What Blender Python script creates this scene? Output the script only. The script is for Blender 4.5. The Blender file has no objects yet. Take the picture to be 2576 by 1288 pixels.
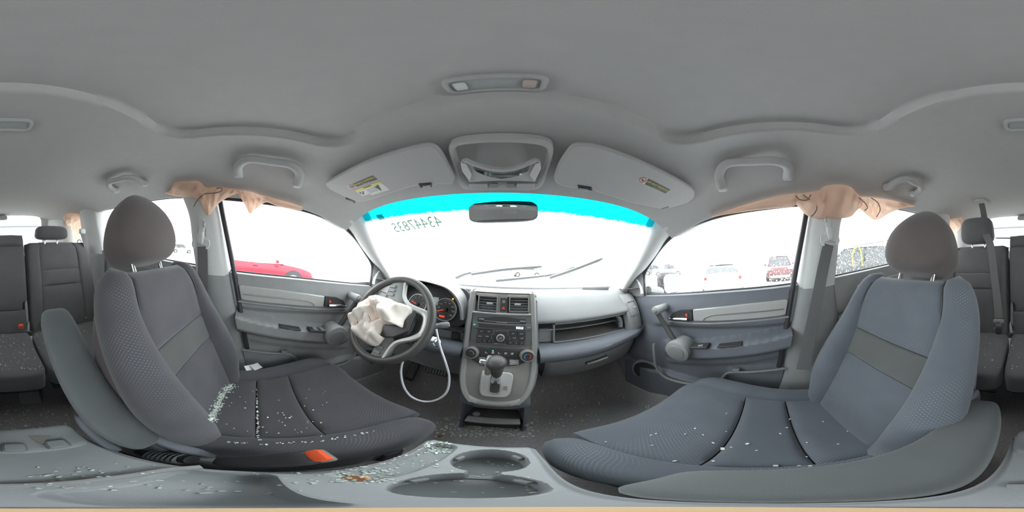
import bpy, bmesh, math, random
from mathutils import Vector, Matrix
random.seed(7)
PI = math.pi
scene = bpy.context.scene
COL = scene.collection

# ------------------------------------------------------------------ camera (360 degree panorama, standing between the front seats)
CAM = (0.035, 0.0, 0.95)
ROLL, PITCH = math.radians(1.9), math.radians(4.0)
cd = bpy.data.cameras.new('camera')
cd.type = 'PANO'
try:
    cd.panorama_type = 'EQUIRECTANGULAR'
except Exception:
    pass
try:
    cd.cycles.panorama_type = 'EQUIRECTANGULAR'
except Exception:
    pass
cd.clip_start = 0.01
cam = bpy.data.objects.new('camera', cd)
COL.objects.link(cam)
cam.location = CAM
cam.rotation_euler = (Matrix.Rotation(-ROLL, 4, 'Y') @ Matrix.Rotation(PITCH, 4, 'X') @ Matrix.Rotation(PI/2, 4, 'X')).to_euler()
scene.camera = cam

# ------------------------------------------------------------------ overcast daylight and exposure
world = bpy.data.worlds.new('overcast_sky')
scene.world = world
world.use_nodes = True
_wn = world.node_tree.nodes
_bg = _wn.get('Background') or _wn.new('ShaderNodeBackground')
_bg.inputs['Color'].default_value = (0.95, 0.985, 1.0, 1)
_bg.inputs['Strength'].default_value = 1.0
scene.view_settings.view_transform = 'Standard'
scene.view_settings.look = 'None'
scene.view_settings.gamma = 1.0
scene.view_settings.use_curve_mapping = False
scene.view_settings.exposure = 2.6
scene.cycles.max_bounces = 10
scene.cycles.diffuse_bounces = 6
scene.cycles.transparent_max_bounces = 24

# ------------------------------------------------------------------ helpers
def _c2w(x, y, z):
    c, s = math.cos(PITCH), math.sin(PITCH)
    y, z = y*c - z*s, y*s + z*c
    c, s = math.cos(ROLL), math.sin(ROLL)
    return Vector((x*c - z*s, y, x*s + z*c))

def at(u, v, x=None, y=None, z=None, plane=None):
    """point of the car seen at photo position (u, v), given the plane it lies in"""
    az = (u - 1288)/2576*2*PI
    el = (644 - v)/1288*PI
    r = _c2w(math.sin(az)*math.cos(el), math.cos(az)*math.cos(el), math.sin(el))
    c = Vector(CAM)
    if x is not None: t = (x - c.x)/r.x
    elif y is not None: t = (y - c.y)/r.y
    elif z is not None: t = (z - c.z)/r.z
    else:
        n, d = plane
        t = (d - n.dot(c))/n.dot(r)
    return c + r*t

def lerp(a, b, t): return a + (b - a)*t
def sstep(a, b, x):
    t = max(0.0, min(1.0, (x - a)/(b - a)))
    return t*t*(3 - 2*t)
def interp(tab, x):
    """smooth (Catmull-like, monotone enough) table lookup"""
    if x <= tab[0][0]: return tab[0][1]
    for i in range(len(tab) - 1):
        if x <= tab[i+1][0]:
            x0, y0 = tab[i]; x1, y1 = tab[i+1]
            t = (x - x0)/(x1 - x0)
            m0 = (y1 - tab[i-1][1])/(x1 - tab[i-1][0]) if i > 0 else (y1 - y0)/(x1 - x0)
            m1 = (tab[i+2][1] - y0)/(tab[i+2][0] - x0) if i + 2 < len(tab) else (y1 - y0)/(x1 - x0)
            h = x1 - x0
            return ((2*t**3 - 3*t*t + 1)*y0 + (t**3 - 2*t*t + t)*h*m0 + (-2*t**3 + 3*t*t)*y1 + (t**3 - t*t)*h*m1)
    return tab[-1][1]
def spline(pts, n):
    """n points along a Catmull-Rom curve"""
    pts = [Vector(p) for p in pts]
    P = [pts[0]*2 - pts[1]] + pts + [pts[-1]*2 - pts[-2]]
    out = []
    for k in range(n):
        f = k/(n - 1)*(len(pts) - 1)
        i = min(int(f), len(pts) - 2); t = f - i
        a, b, c, d = P[i], P[i+1], P[i+2], P[i+3]
        out.append(0.5*((2*b) + (c - a)*t + (2*a - 5*b + 4*c - d)*t*t + (3*b - a - 3*c + d)*t**3))
    return out

class MB:
    def __init__(self): self.v, self.f, self.uv = [], [], {}
    def add(self, pts, faces):
        o = len(self.v)
        self.v += [Vector(p) for p in pts]
        self.f += [tuple(i + o for i in q) for q in faces]
        return o
    def grid(self, rows, cu=False, cv=False, uvs=None):
        n, m = len(rows), len(rows[0])
        o = len(self.v)
        for r in rows: self.v += [Vector(p) for p in r]
        if uvs:
            for i in range(n):
                for j in range(m): self.uv[o + i*m + j] = uvs[i][j]
        for i in range(n if cu else n - 1):
            for j in range(m if cv else m - 1):
                a, b = i*m + j, i*m + (j+1) % m
                c, d = ((i+1) % n)*m + (j+1) % m, ((i+1) % n)*m + j
                self.f.append((o+a, o+b, o+c, o+d))
        return o
    def loft(self, rings, caps=True):
        o = self.grid(rings, cv=True)
        m = len(rings[0])
        if caps:
            self.f.append(tuple(o + k for k in reversed(range(m))))
            e = o + (len(rings) - 1)*m
            self.f.append(tuple(e + k for k in range(m)))
        return self
    def box(self, c, s, rot=None):
        c = Vector(c); hx, hy, hz = s[0]/2, s[1]/2, s[2]/2
        P = [Vector((x, y, z)) for x in (-hx, hx) for y in (-hy, hy) for z in (-hz, hz)]
        if rot is not None: P = [rot @ p for p in P]
        self.add([p + c for p in P], [(0,1,3,2),(4,6,7,5),(0,4,5,1),(2,3,7,6),(0,2,6,4),(1,5,7,3)])
        return self
    def frame_box(self, o, ex, ey, ez):
        """box spanned by edge vectors from corner o"""
        o, ex, ey, ez = map(Vector, (o, ex, ey, ez))
        P = [o + ex*a + ey*b + ez*c for a in (0,1) for b in (0,1) for c in (0,1)]
        self.add(P, [(0,1,3,2),(4,6,7,5),(0,4,5,1),(2,3,7,6),(0,2,6,4),(1,5,7,3)])
        return self
    def prism(self, poly, d):
        """closed polygon of 3d points pushed along d"""
        d = Vector(d); n = len(poly)
        a = [Vector(p) for p in poly]
        self.add(a + [p + d for p in a], [tuple(range(n))[::-1], tuple(range(n, 2*n))] + [(i, (i+1) % n, n + (i+1) % n, n + i) for i in range(n)])
        return self
    def tube(self, path, r, n=10, caps=True, sy=1.0, up=None, closed=False):
        path = [Vector(p) for p in path]
        N = len(path)
        rr = r if isinstance(r, (list, tuple)) else [r]*N
        rings = []
        pn = Vector(up) if up is not None else None
        for i, p in enumerate(path):
            if closed: t = path[(i+1) % N] - path[i-1]
            else: t = path[min(i+1, N-1)] - path[max(i-1, 0)]
            t.normalize()
            if pn is None: pn = t.orthogonal()
            q = (pn - t*pn.dot(t))
            if q.length < 1e-6: q = t.orthogonal()
            q.normalize(); b = t.cross(q)
            if up is None: pn = q
            rings.append([p + q*(rr[i]*sy*math.cos(2*PI*k/n)) + b*(rr[i]*math.sin(2*PI*k/n)) for k in range(n)])
        if closed: self.grid(rings, cu=True, cv=True)
        else: self.loft(rings, caps)
        return self
    def lathe(self, prof, c, axis=(0,0,1), n=24, e=None):
        """profile of (radius, height) turned about an axis"""
        c, ax = Vector(c), Vector(axis).normalized()
        a = Vector(e).normalized() if e is not None else ax.orthogonal().normalized()
        b = ax.cross(a)
        rings = [[c + ax*h + a*(r*math.cos(2*PI*k/n)) + b*(r*math.sin(2*PI*k/n)) for k in range(n)] for r, h in prof]
        self.loft(rings, True)
        return self
    def rcube(self, dims, p=5.0, seg=8, f=None, c=(0,0,0)):
        """rounded cushion block; f deforms unit coordinates (each -1..1)"""
        pts, faces, key = [], [], {}
        def vid(a):
            k = tuple(round(x, 5) for x in a)
            if k not in key:
                key[k] = len(pts)
                nrm = sum(abs(x)**p for x in a)**(1/p)
                w = [x/nrm for x in a]
                q = f(*w) if f else Vector((w[0]*dims[0]/2, w[1]*dims[1]/2, w[2]*dims[2]/2))
                pts.append(Vector(q) + Vector(c))
            return key[k]
        g = [math.tan((-1 + 2*i/seg)*PI/4) for i in range(seg + 1)]
        for ax in range(3):
            for sg in (-1, 1):
                for i in range(seg):
                    for j in range(seg):
                        q = []
                        for (a, b) in ((i, j), (i+1, j), (i+1, j+1), (i, j+1)):
                            w = [0, 0, 0]; w[ax] = sg; w[(ax+1) % 3] = g[a]; w[(ax+2) % 3] = g[b]*sg
                            q.append(vid(w))
                        faces.append(tuple(q))
        self.add(pts, faces)
        return self
    def xf(self, M, start=0):
        for i in range(start, len(self.v)): self.v[i] = M @ self.v[i]
        return self

OFF = {}
def _finish(me, smooth):
    if smooth:
        me.shade_smooth()
        try: me.set_sharp_from_angle(angle=math.radians(smooth))
        except Exception: pass
def obj(name, mb, mat, parent=None, smooth=42, bevel=0, seg=2, solid=0, sub=0, fix=True):
    off = OFF.get(parent.name, Vector()) if parent is not None else Vector()
    me = bpy.data.meshes.new(name)
    me.from_pydata([tuple(p - off) for p in mb.v], [], mb.f)
    me.validate()
    if mb.uv:
        ul = me.uv_layers.new(name='UVMap')
        for l in me.loops:
            ul.data[l.index].uv = mb.uv.get(l.vertex_index, (0, 0))
    if fix:
        b = bmesh.new(); b.from_mesh(me)
        bmesh.ops.recalc_face_normals(b, faces=b.faces)
        b.to_mesh(me); b.free()
    _finish(me, smooth)
    if mat is not None: me.materials.append(mat)
    o = bpy.data.objects.new(name, me)
    COL.objects.link(o)
    if parent is not None: o.parent = parent
    OFF[o.name] = off
    if solid:
        m = o.modifiers.new('thickness', 'SOLIDIFY'); m.thickness = solid; m.offset = 0
    if bevel:
        m = o.modifiers.new('edges', 'BEVEL'); m.width = bevel; m.segments = seg; m.limit_method = 'ANGLE'; m.angle_limit = math.radians(35)
    if sub:
        m = o.modifiers.new('smoothing', 'SUBSURF'); m.levels = sub; m.render_levels = sub
    return o
def tag(o, label, cat, group=None, kind=None):
    o['label'] = label
    if cat: o['category'] = cat
    if group: o['group'] = group
    if kind: o['kind'] = kind
    return o
def thing(name, label, cat, loc=(0,0,0), group=None, kind=None):
    o = bpy.data.objects.new(name, None)
    COL.objects.link(o)
    o.location = loc; o.empty_display_size = 0.05
    OFF[o.name] = Vector(loc)
    return tag(o, label, cat, group, kind)
def text_mesh(name, s, size, mat, M, parent=None, depth=0.0006, bold=False):
    """flat raised lettering; M places it (local x along the line, y up, z out)"""
    cu = bpy.data.curves.new(name, 'FONT')
    cu.body = s; cu.size = size; cu.align_x = 'CENTER'; cu.align_y = 'CENTER'; cu.extrude = depth; cu.resolution_u = 2
    if bold: cu.offset = size*0.006
    tmp = bpy.data.objects.new(name, cu)
    me = bpy.data.meshes.new_from_object(tmp)
    bpy.data.objects.remove(tmp); bpy.data.curves.remove(cu)
    off = OFF.get(parent.name, Vector()) if parent is not None else Vector()
    me.transform(Matrix.Translation(-off) @ M)
    me.materials.clear(); me.materials.append(mat)
    o = bpy.data.objects.new(name, me)
    COL.objects.link(o)
    if parent is not None: o.parent = parent
    OFF[o.name] = off
    return o
def frame(o, ex, ey):
    ex = Vector(ex).normalized(); ey = Vector(ey); ey = (ey - ex*ey.dot(ex)).normalized(); ez = ex.cross(ey)
    M = Matrix((( ex.x, ey.x, ez.x, o[0]), (ex.y, ey.y, ez.y, o[1]), (ex.z, ey.z, ez.z, o[2]), (0,0,0,1)))
    return M
def rrect(w, h, r, n=5):
    """rounded rectangle outline (2d)"""
    out = []
    for cx, cy, a0 in ((w/2-r, h/2-r, 0), (-w/2+r, h/2-r, PI/2), (-w/2+r, -h/2+r, PI), (w/2-r, -h/2+r, 1.5*PI)):
        for k in range(n + 1):
            a = a0 + PI/2*k/n
            out.append((cx + r*math.cos(a), cy + r*math.sin(a)))
    return out
def smooth_poly(poly, n=4, keep=0.25):
    """round the corners of a closed 3d polygon"""
    P = [Vector(p) for p in poly]; out = []; N = len(P)
    for i in range(N):
        a, b, c = P[i-1], P[i], P[(i+1) % N]
        p0, p1 = b.lerp(a, keep), b.lerp(c, keep)
        for k in range(n + 1):
            t = k/n
            out.append(p0*(1-t)**2 + b*2*t*(1-t) + p1*t*t)
    return out

# ------------------------------------------------------------------ materials
def _nt(name):
    m = bpy.data.materials.new(name); m.use_nodes = True
    return m, m.node_tree.nodes, m.node_tree.links, m.node_tree.nodes['Principled BSDF']
def plain(name, col, rough=0.6, metal=0.0, var=0.12, vscale=30, bump=0.15, bscale=400, spec=0.4, emit=None, estr=1.0):
    """solid stuff with fine grain and slight colour mottling"""
    m, N, L, B = _nt(name)
    tc = N.new('ShaderNodeTexCoord')
    B.inputs['Roughness'].default_value = rough; B.inputs['Metallic'].default_value = metal
    B.inputs['Specular IOR Level'].default_value = spec
    if var:
        ns = N.new('ShaderNodeTexNoise'); ns.inputs['Scale'].default_value = vscale; ns.inputs['Detail'].default_value = 4
        L.new(tc.outputs['Object'], ns.inputs['Vector'])
        mx = N.new('ShaderNodeMix'); mx.data_type = 'RGBA'
        mx.inputs['A'].default_value = tuple(c*(1 - var) for c in col) + (1,)
        mx.inputs['B'].default_value = tuple(min(1, c*(1 + var)) for c in col) + (1,)
        L.new(ns.outputs['Fac'], mx.inputs['Factor']); L.new(mx.outputs['Result'], B.inputs['Base Color'])
    else:
        B.inputs['Base Color'].default_value = tuple(col) + (1,)
    if bump:
        n2 = N.new('ShaderNodeTexNoise'); n2.inputs['Scale'].default_value = bscale; n2.inputs['Detail'].default_value = 2
        L.new(tc.outputs['Object'], n2.inputs['Vector'])
        bp = N.new('ShaderNodeBump'); bp.inputs['Strength'].default_value = bump; bp.inputs['Distance'].default_value = 0.001
        L.new(n2.outputs['Fac'], bp.inputs['Height']); L.new(bp.outputs['Normal'], B.inputs['Normal'])
    if emit:
        B.inputs['Emission Color'].default_value = tuple(emit) + (1,); B.inputs['Emission Strength'].default_value = estr
    return m
def fabric(name, col, dots=0.0, pitch=0.0078, weave=900, fade=None):
    """woven cloth, optionally with the pale pin-dot pattern of the seat inserts"""
    m, N, L, B = _nt(name)
    tc = N.new('ShaderNodeTexCoord')
    B.inputs['Roughness'].default_value = 0.92; B.inputs['Specular IOR Level'].default_value = 0.15
    B.inputs['Sheen Weight'].default_value = 0.25; B.inputs['Sheen Roughness'].default_value = 0.5
    ns = N.new('ShaderNodeTexNoise'); ns.inputs['Scale'].default_value = 14; ns.inputs['Detail'].default_value = 6
    L.new(tc.outputs['Object'], ns.inputs['Vector'])
    mx = N.new('ShaderNodeMix'); mx.data_type = 'RGBA'
    mx.inputs['A'].default_value = tuple(c*0.86 for c in col) + (1,); mx.inputs['B'].default_value = tuple(c*1.14 for c in col) + (1,)
    L.new(ns.outputs['Fac'], mx.inputs['Factor'])
    out = mx.outputs['Result']
    if dots:
        def mth(op, a, b=None):
            q = N.new('ShaderNodeMath'); q.operation = op
            for i, w in enumerate((a, b)):
                if w is None: continue
                if isinstance(w, (int, float)): q.inputs[i].default_value = w
                else: L.new(w, q.inputs[i])
            return q.outputs[0]
        sp = N.new('ShaderNodeSeparateXYZ'); L.new(tc.outputs['UV'], sp.inputs[0])
        a = mth('MULTIPLY', mth('ADD', sp.outputs['X'], sp.outputs['Y']), PI/pitch)
        b = mth('MULTIPLY', mth('SUBTRACT', sp.outputs['X'], sp.outputs['Y']), PI/pitch)
        d = mth('MULTIPLY', mth('ABSOLUTE', mth('SINE', a)), mth('ABSOLUTE', mth('SINE', b)))
        g = N.new('ShaderNodeMapRange'); g.inputs['From Min'].default_value = 0.72; g.inputs['From Max'].default_value = 0.95
        L.new(d, g.inputs['Value'])
        n3 = N.new('ShaderNodeTexNoise'); n3.inputs['Scale'].default_value = 9
        L.new(tc.outputs['Object'], n3.inputs['Vector'])
        w = N.new('ShaderNodeMapRange'); w.inputs['From Min'].default_value = 0.36; w.inputs['From Max'].default_value = 0.66
        w.inputs['To Max'].default_value = dots
        L.new(n3.outputs['Fac'], w.inputs['Value'])
        mm = N.new('ShaderNodeMix'); mm.data_type = 'RGBA'
        L.new(mth('MULTIPLY', g.outputs[0], w.outputs[0]), mm.inputs['Factor'])
        L.new(out, mm.inputs['A']); mm.inputs['B'].default_value = tuple(min(1, c*2.6 + 0.05) for c in col) + (1,)
        out = mm.outputs['Result']
    L.new(out, B.inputs['Base Color'])
    n2 = N.new('ShaderNodeTexNoise'); n2.inputs['Scale'].default_value = weave; n2.inputs['Detail'].default_value = 1
    L.new(tc.outputs['Object'], n2.inputs['Vector'])
    bp = N.new('ShaderNodeBump'); bp.inputs['Strength'].default_value = 0.25; bp.inputs['Distance'].default_value = 0.001
    L.new(n2.outputs['Fac'], bp.inputs['Height']); L.new(bp.outputs['Normal'], B.inputs['Normal'])
    return m
def glass(name, tint=(0.97, 0.99, 0.985), gloss=0.06, rough=0.02, fog=0.0):
    m = bpy.data.materials.new(name); m.use_nodes = True
    N, L = m.node_tree.nodes, m.node_tree.links
    N.remove(N['Principled BSDF'])
    t = N.new('ShaderNodeBsdfTransparent'); t.inputs['Color'].default_value = tuple(tint) + (1,)
    g = N.new('ShaderNodeBsdfGlossy'); g.inputs['Roughness'].default_value = rough
    x = N.new('ShaderNodeMixShader'); x.inputs['Fac'].default_value = gloss
    L.new(t.outputs[0], x.inputs[1]); L.new(g.outputs[0], x.inputs[2])
    out = x.outputs[0]
    if fog:
        d = N.new('ShaderNodeBsdfTranslucent'); d.inputs['Color'].default_value = (0.9, 0.95, 0.94, 1)
        y = N.new('ShaderNodeMixShader'); y.inputs['Fac'].default_value = fog
        L.new(out, y.inputs[1]); L.new(d.outputs[0], y.inputs[2]); out = y.outputs[0]
    L.new(out, N['Material Output'].inputs['Surface'])
    return m

def cloth_lit(name, col, tr):
    """thin nylon that lets some daylight through"""
    m, N, L, B = _nt(name)
    tc = N.new('ShaderNodeTexCoord'); ns = N.new('ShaderNodeTexNoise'); ns.inputs['Scale'].default_value = 14; ns.inputs['Detail'].default_value = 5
    L.new(tc.outputs['Object'], ns.inputs['Vector'])
    mx = N.new('ShaderNodeMix'); mx.data_type = 'RGBA'
    mx.inputs['A'].default_value = tuple(c*0.92 for c in col) + (1,); mx.inputs['B'].default_value = tuple(min(1, c*1.06) for c in col) + (1,)
    L.new(ns.outputs['Fac'], mx.inputs['Factor']); L.new(mx.outputs['Result'], B.inputs['Base Color'])
    B.inputs['Roughness'].default_value = 0.8; B.inputs['Specular IOR Level'].default_value = 0.2
    t = N.new('ShaderNodeBsdfTranslucent'); L.new(mx.outputs['Result'], t.inputs['Color'])
    x = N.new('ShaderNodeMixShader'); x.inputs['Fac'].default_value = tr
    L.new(B.outputs[0], x.inputs[1]); L.new(t.outputs[0], x.inputs[2]); L.new(x.outputs[0], N['Material Output'].inputs['Surface'])
    return m

M = {}
M['headliner'] = plain('headliner_cloth', (0.50, 0.492, 0.48), 0.95, var=0.05, bump=0.25, bscale=900, spec=0.1)
M['trim_grey'] = plain('light_grey_pillar_plastic', (0.62, 0.62, 0.61), 0.6, var=0.04, bump=0.1)
M['visor'] = plain('visor_vinyl', (0.48, 0.478, 0.47), 0.85, var=0.04, bump=0.2, bscale=700, spec=0.15)
M['dark_plastic'] = plain('charcoal_grained_plastic', (0.285, 0.288, 0.288), 0.55, var=0.15, vscale=18, bump=0.25, bscale=600)
M['blue_plastic'] = plain('slate_grained_plastic', (0.160, 0.170, 0.195), 0.6, var=0.12, vscale=14, bump=0.25, bscale=600)
M['dash_top'] = plain('grey_dash_skin', (0.24, 0.247, 0.25), 0.48, var=0.08, vscale=12, bump=0.25, bscale=500)
M['black'] = plain('black_plastic', (0.048, 0.047, 0.048), 0.45, var=0.1, bump=0.1)
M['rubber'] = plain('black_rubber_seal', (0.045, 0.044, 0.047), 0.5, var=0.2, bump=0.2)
M['silver'] = plain('satin_silver_trim', (0.50, 0.50, 0.485), 0.38, metal=0.35, var=0.05, bump=0.05)
M['warm_silver'] = plain('warm_titanium_trim', (0.27, 0.265, 0.25), 0.45, metal=0.35, var=0.05, bump=0.05)
M['chrome'] = plain('chrome', (0.75, 0.75, 0.76), 0.14, metal=1.0, var=0, bump=0)
M['carpet'] = plain('dark_carpet', (0.34, 0.325, 0.32), 1.0, var=0.35, vscale=120, bump=0.9, bscale=700, spec=0.05)
M['fab_grey'] = fabric('charcoal_seat_cloth', (0.082, 0.080, 0.086))
M['fab_grey_dot'] = fabric('charcoal_dotted_seat_cloth', (0.080, 0.079, 0.088), dots=0.6)
M['fab_blue'] = fabric('slate_blue_seat_cloth', (0.105, 0.117, 0.135))
M['fab_blue_dot'] = fabric('slate_blue_dotted_seat_cloth', (0.103, 0.115, 0.134), dots=0.55)
M['fab_band'] = fabric('smooth_grey_seat_band', (0.098, 0.100, 0.100))
M['fab_head'] = fabric('brown_grey_headrest_cloth', (0.112, 0.094, 0.092))
M['fab_rear'] = fabric('dark_rear_seat_cloth', (0.115, 0.112, 0.114), dots=0.12)
M['webbing'] = plain('seat_belt_webbing', (0.15, 0.15, 0.146), 0.8, var=0.1, vscale=200, bump=0.4, bscale=900)
M['peach'] = plain('peach_airbag_nylon', (0.78, 0.50, 0.38), 0.8, var=0.08, vscale=12, bump=0.2, bscale=500, spec=0.2)
M['peach'] = cloth_lit('peach_airbag_nylon', (0.96, 0.70, 0.55), 0.42)
M['cream'] = plain('cream_airbag_nylon', (0.90, 0.82, 0.75), 0.8, var=0.08, vscale=16, bump=0.2, bscale=500, spec=0.2)
M['thread'] = plain('dark_airbag_seam', (0.20, 0.15, 0.13), 0.8, var=0.1)
M['red_btn'] = plain('orange_red_button', (0.85, 0.12, 0.04), 0.4, var=0.05, bump=0)
M['white'] = plain('white_plastic', (0.82, 0.83, 0.86), 0.35, var=0.02, bump=0)
M['print'] = plain('white_print', (0.70, 0.71, 0.70), 0.6, var=0, bump=0)
M['glass'] = glass('window_glass')
M['fogged'] = glass('fogged_window_glass', fog=0.018)
M['mirror_glass'] = plain('mirror_glass', (0.80, 0.82, 0.82), 0.06, metal=1.0, var=0, bump=0)
M['leather'] = plain('black_leather_grip', (0.075, 0.073, 0.070), 0.42, var=0.1, bump=0.3, bscale=500)

# ================================================================== STRUCTURE: floor, headliner, pillars, glass
def zrail(y): return interp([(-2.0,1.14),(-1.5,1.18),(-0.9,1.205),(-0.5,1.205),(-0.1,1.185),(0.15,1.165),(0.27,1.145),(0.36,1.115),(0.45,1.085),(0.52,1.05)], y)
def zmid(y): return interp([(-2.0,1.285),(-1.6,1.318),(-1.0,1.325),(-0.4,1.312),(0.0,1.302),(0.2,1.288),(0.3,1.268),(0.4,1.232),(0.49,1.193),(0.52,1.18)], y)
def rrsdf(x, y, cx, cy, hx, hy, r):
    qx, qy = abs(x - cx) - hx + r, abs(y - cy) - hy + r
    return math.hypot(max(qx, 0), max(qy, 0)) + min(max(qx, qy), 0) - r
def zceil(x, y):
    s = min(1.0, abs(x)/0.69)
    z = zrail(y) + (zmid(y) - zrail(y))*(1 - s**5)
    z += 0.025*(1 - sstep(-0.006, 0.005, rrsdf(x, y, 0, -0.03, 0.365, 0.225, 0.075)))
    return z

mb = MB()
NX, NY = 230, 330
rows = []
for j in range(NY + 1):
    t = j/NY
    row = []
    for i in range(NX + 1):
        s = -1 + 2*i/NX
        x = 0.69*s
        yf = 0.492 - 0.045*(x/0.62)**2
        y = -1.93 + (yf + 1.93)*t
        row.append((x, y, zceil(x, y)))
    row = [(-0.80, row[0][1], row[0][2] + 0.03)] + row + [(0.80, row[-1][1], row[-1][2] + 0.03)]
    rows.append(row)
# folded lip over the windscreen header
last = rows[-1]
rows.append([(p[0], p[1] + 0.002, p[2] + 0.008) for p in last])
rows.append([(p[0], p[1] + 0.004, p[2] + 0.05) for p in last])
mb.grid(rows)
o = obj('ceiling', mb, M['headliner'], smooth=60, fix=False)
tag(o, 'grey cloth roof lining of the car with a shallow raised panel above the front seats', 'ceiling', kind='structure')

# outer roof skin, closes the car above the lining
mb = MB()
rows = []
for j in range(13):
    y = -2.05 + 2.42*j/12
    rows.append([(x, y, 1.40 - 0.16*(abs(x)/0.8)**3 - 0.16*sstep(0.25, 0.58, y)) for x in [-0.8 + 1.6*i/12 for i in range(13)]])
mb.grid(rows)
o = obj('roof', mb, M['trim_grey'], fix=False)
tag(o, 'metal roof panel of the car above the lining', 'roof', kind='structure')

# floor
mb = MB(); rows = []
for j in range(71):
    y = -1.02 + 2.06*j/70
    row = []
    for i in range(61):
        x = -0.72 + 1.44*i/60
        z = 0.004*math.sin(x*23)*math.sin(y*17)
        z += 0.42*sstep(0.78, 1.08, y) + 0.10*sstep(0.62, 0.69, abs(x))*(1 - 0.4*sstep(-0.4, -0.7, y))
        z += 0.055*(1 - sstep(0.06, 0.20, abs(x)))*sstep(0.2, 0.5, y)
        z += 0.10*sstep(-0.60, -0.95, y)
        row.append((x, y, z))
    rows.append(row)
mb.grid(rows)
o = obj('floor', mb, M['carpet'], smooth=60, fix=False)
tag(o, 'dark carpet floor of the car littered with glass crumbs', 'floor', kind='structure')
mb = MB(); mb.box((0, -1.50, 0.34), (1.36, 1.06, 0.04))
o = obj('floor', mb, M['carpet'], bevel=0.01)
tag(o, 'flat carpeted cargo floor behind the rear bench', 'floor', kind='structure')
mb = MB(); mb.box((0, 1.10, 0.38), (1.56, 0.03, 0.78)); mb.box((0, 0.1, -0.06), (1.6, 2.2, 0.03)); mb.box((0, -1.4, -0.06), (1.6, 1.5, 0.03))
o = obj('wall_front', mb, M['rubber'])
tag(o, 'dark bulkhead and underbody closing the front footwells', 'bulkhead', kind='structure')

# ---- pillars
def apillar(sg):
    inn = spline([(0.605,0.452,1.190),(0.618,0.50,1.150),(0.632,0.57,1.070),(0.648,0.66,0.970),(0.668,0.79,0.842),(0.675,0.84,0.79)], 22)
    out = spline([(0.700,0.395,1.128),(0.702,0.47,1.093),(0.706,0.56,1.010),(0.712,0.65,0.935),(0.722,0.735,0.880),(0.73,0.80,0.80)], 22)
    mb = MB(); rows = []
    for a, b in zip(inn, out):
        n = Vector((-0.75, -0.30, -0.55)).normalized()
        row = [a + Vector((0.015, 0.05, 0.02))]
        for k in range(11):
            t = k/10
            p = a.lerp(b, t) + n*(0.026*math.sin(PI*t)**0.7)
            row.append(p)
        row.append(b + Vector((0.05, 0.02, 0.0)))
        rows.append([(sg*p.x, p.y, p.z) for p in row])
    mb.grid(rows)
    return obj('trim_%d' % (1 if sg < 0 else 2), mb, M['trim_grey'], smooth=60)
o = apillar(-1); tag(o, 'light grey windscreen pillar cover beside the steering wheel', 'pillar trim', kind='structure')
A_L = o
o = apillar(1); tag(o, 'light grey windscreen pillar cover above the passenger dash vent', 'pillar trim', kind='structure')

def bpillar(sg, n):
    """upper light cover and lower dark cover between the front and rear doors"""
    fr = [(1.215,-0.222),(1.10,-0.190),(0.97,-0.158),(0.835,-0.125)]
    rr = [(1.215,-0.375),(1.10,-0.332),(0.97,-0.312),(0.835,-0.288)]
    def yz(tab, z): return interp([(a, b) for a, b in reversed(tab)], z)
    mb = MB(); rows = []
    for k in range(15):
        z = 1.215 - (1.215 - 0.822)*k/14
        y0, y1 = yz(fr, z), yz(rr, z)
        x0 = 0.712 - 0.05*(z - 0.83)/0.38*0.6
        row = [(x0 + 0.07, y0 + 0.012, z), (x0 + 0.015, y0, z)]
        for q in range(9):
            t = q/8
            row.append((x0 - 0.020*math.sin(PI*min(1, max(0, t*0.9 + 0.05))), lerp(y0 - 0.012, y1 + 0.008, t), z))
        row += [(x0 + 0.015, y1, z), (x0 + 0.07, y1 - 0.008, z)]
        rows.append([(sg*a, b, c) for a, b, c in row])
    mb.grid(rows)
    o = obj('trim_%d' % n, mb, M['trim_grey'], smooth=50)
    # lower cover
    mb = MB(); rows = []
    for k in range(20):
        z = 0.828 - 0.74*k/19
        f = interp([(0.08,0.045),(0.23,0.02),(0.45,-0.035),(0.635,-0.073),(0.835,-0.120)], z)
        r = interp([(0.08,-0.30),(0.4,-0.30),(0.835,-0.285)], z)
        x0 = 0.716 - 0.03*sstep(0.8, 0.1, z)
        row = [(x0 + 0.08, f + 0.01, z), (x0 + 0.012, f, z)]
        for q in range(9):
            t = q/8
            row.append((x0 - 0.022*math.sin(PI*(t*0.9 + 0.05)), lerp(f - 0.014, r + 0.01, t), z))
        row += [(x0 + 0.012, r, z), (x0 + 0.08, r - 0.01, z)]
        rows.append([(sg*a, b, c) for a, b, c in row])
    mb.grid(rows)
    c = obj('lower_cover', mb, M['dark_plastic'], parent=o, smooth=50)
    c['label'] = 'charcoal lower pillar cover'
    # door seal down the front edge
    mb = MB()
    P = [(sg*0.725, interp([(0.08,0.055),(0.23,0.03),(0.45,-0.025),(0.635,-0.063),(0.835,-0.108),(1.10,-0.178),(1.21,-0.205)], z) + 0.012, z) for z in [0.10 + 1.10*i/24 for i in range(25)]]
    mb.tube(P, 0.012, 8)
    c = obj('door_seal', mb, M['rubber'], parent=o)
    return o
BL = bpillar(-1, 3); tag(BL, 'light grey centre pillar behind the driver seat, torn at its top', 'pillar trim', kind='structure')
BR = bpillar(1, 4); tag(BR, 'light grey centre pillar behind the passenger seat, torn at its top', 'pillar trim', kind='structure')

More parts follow.
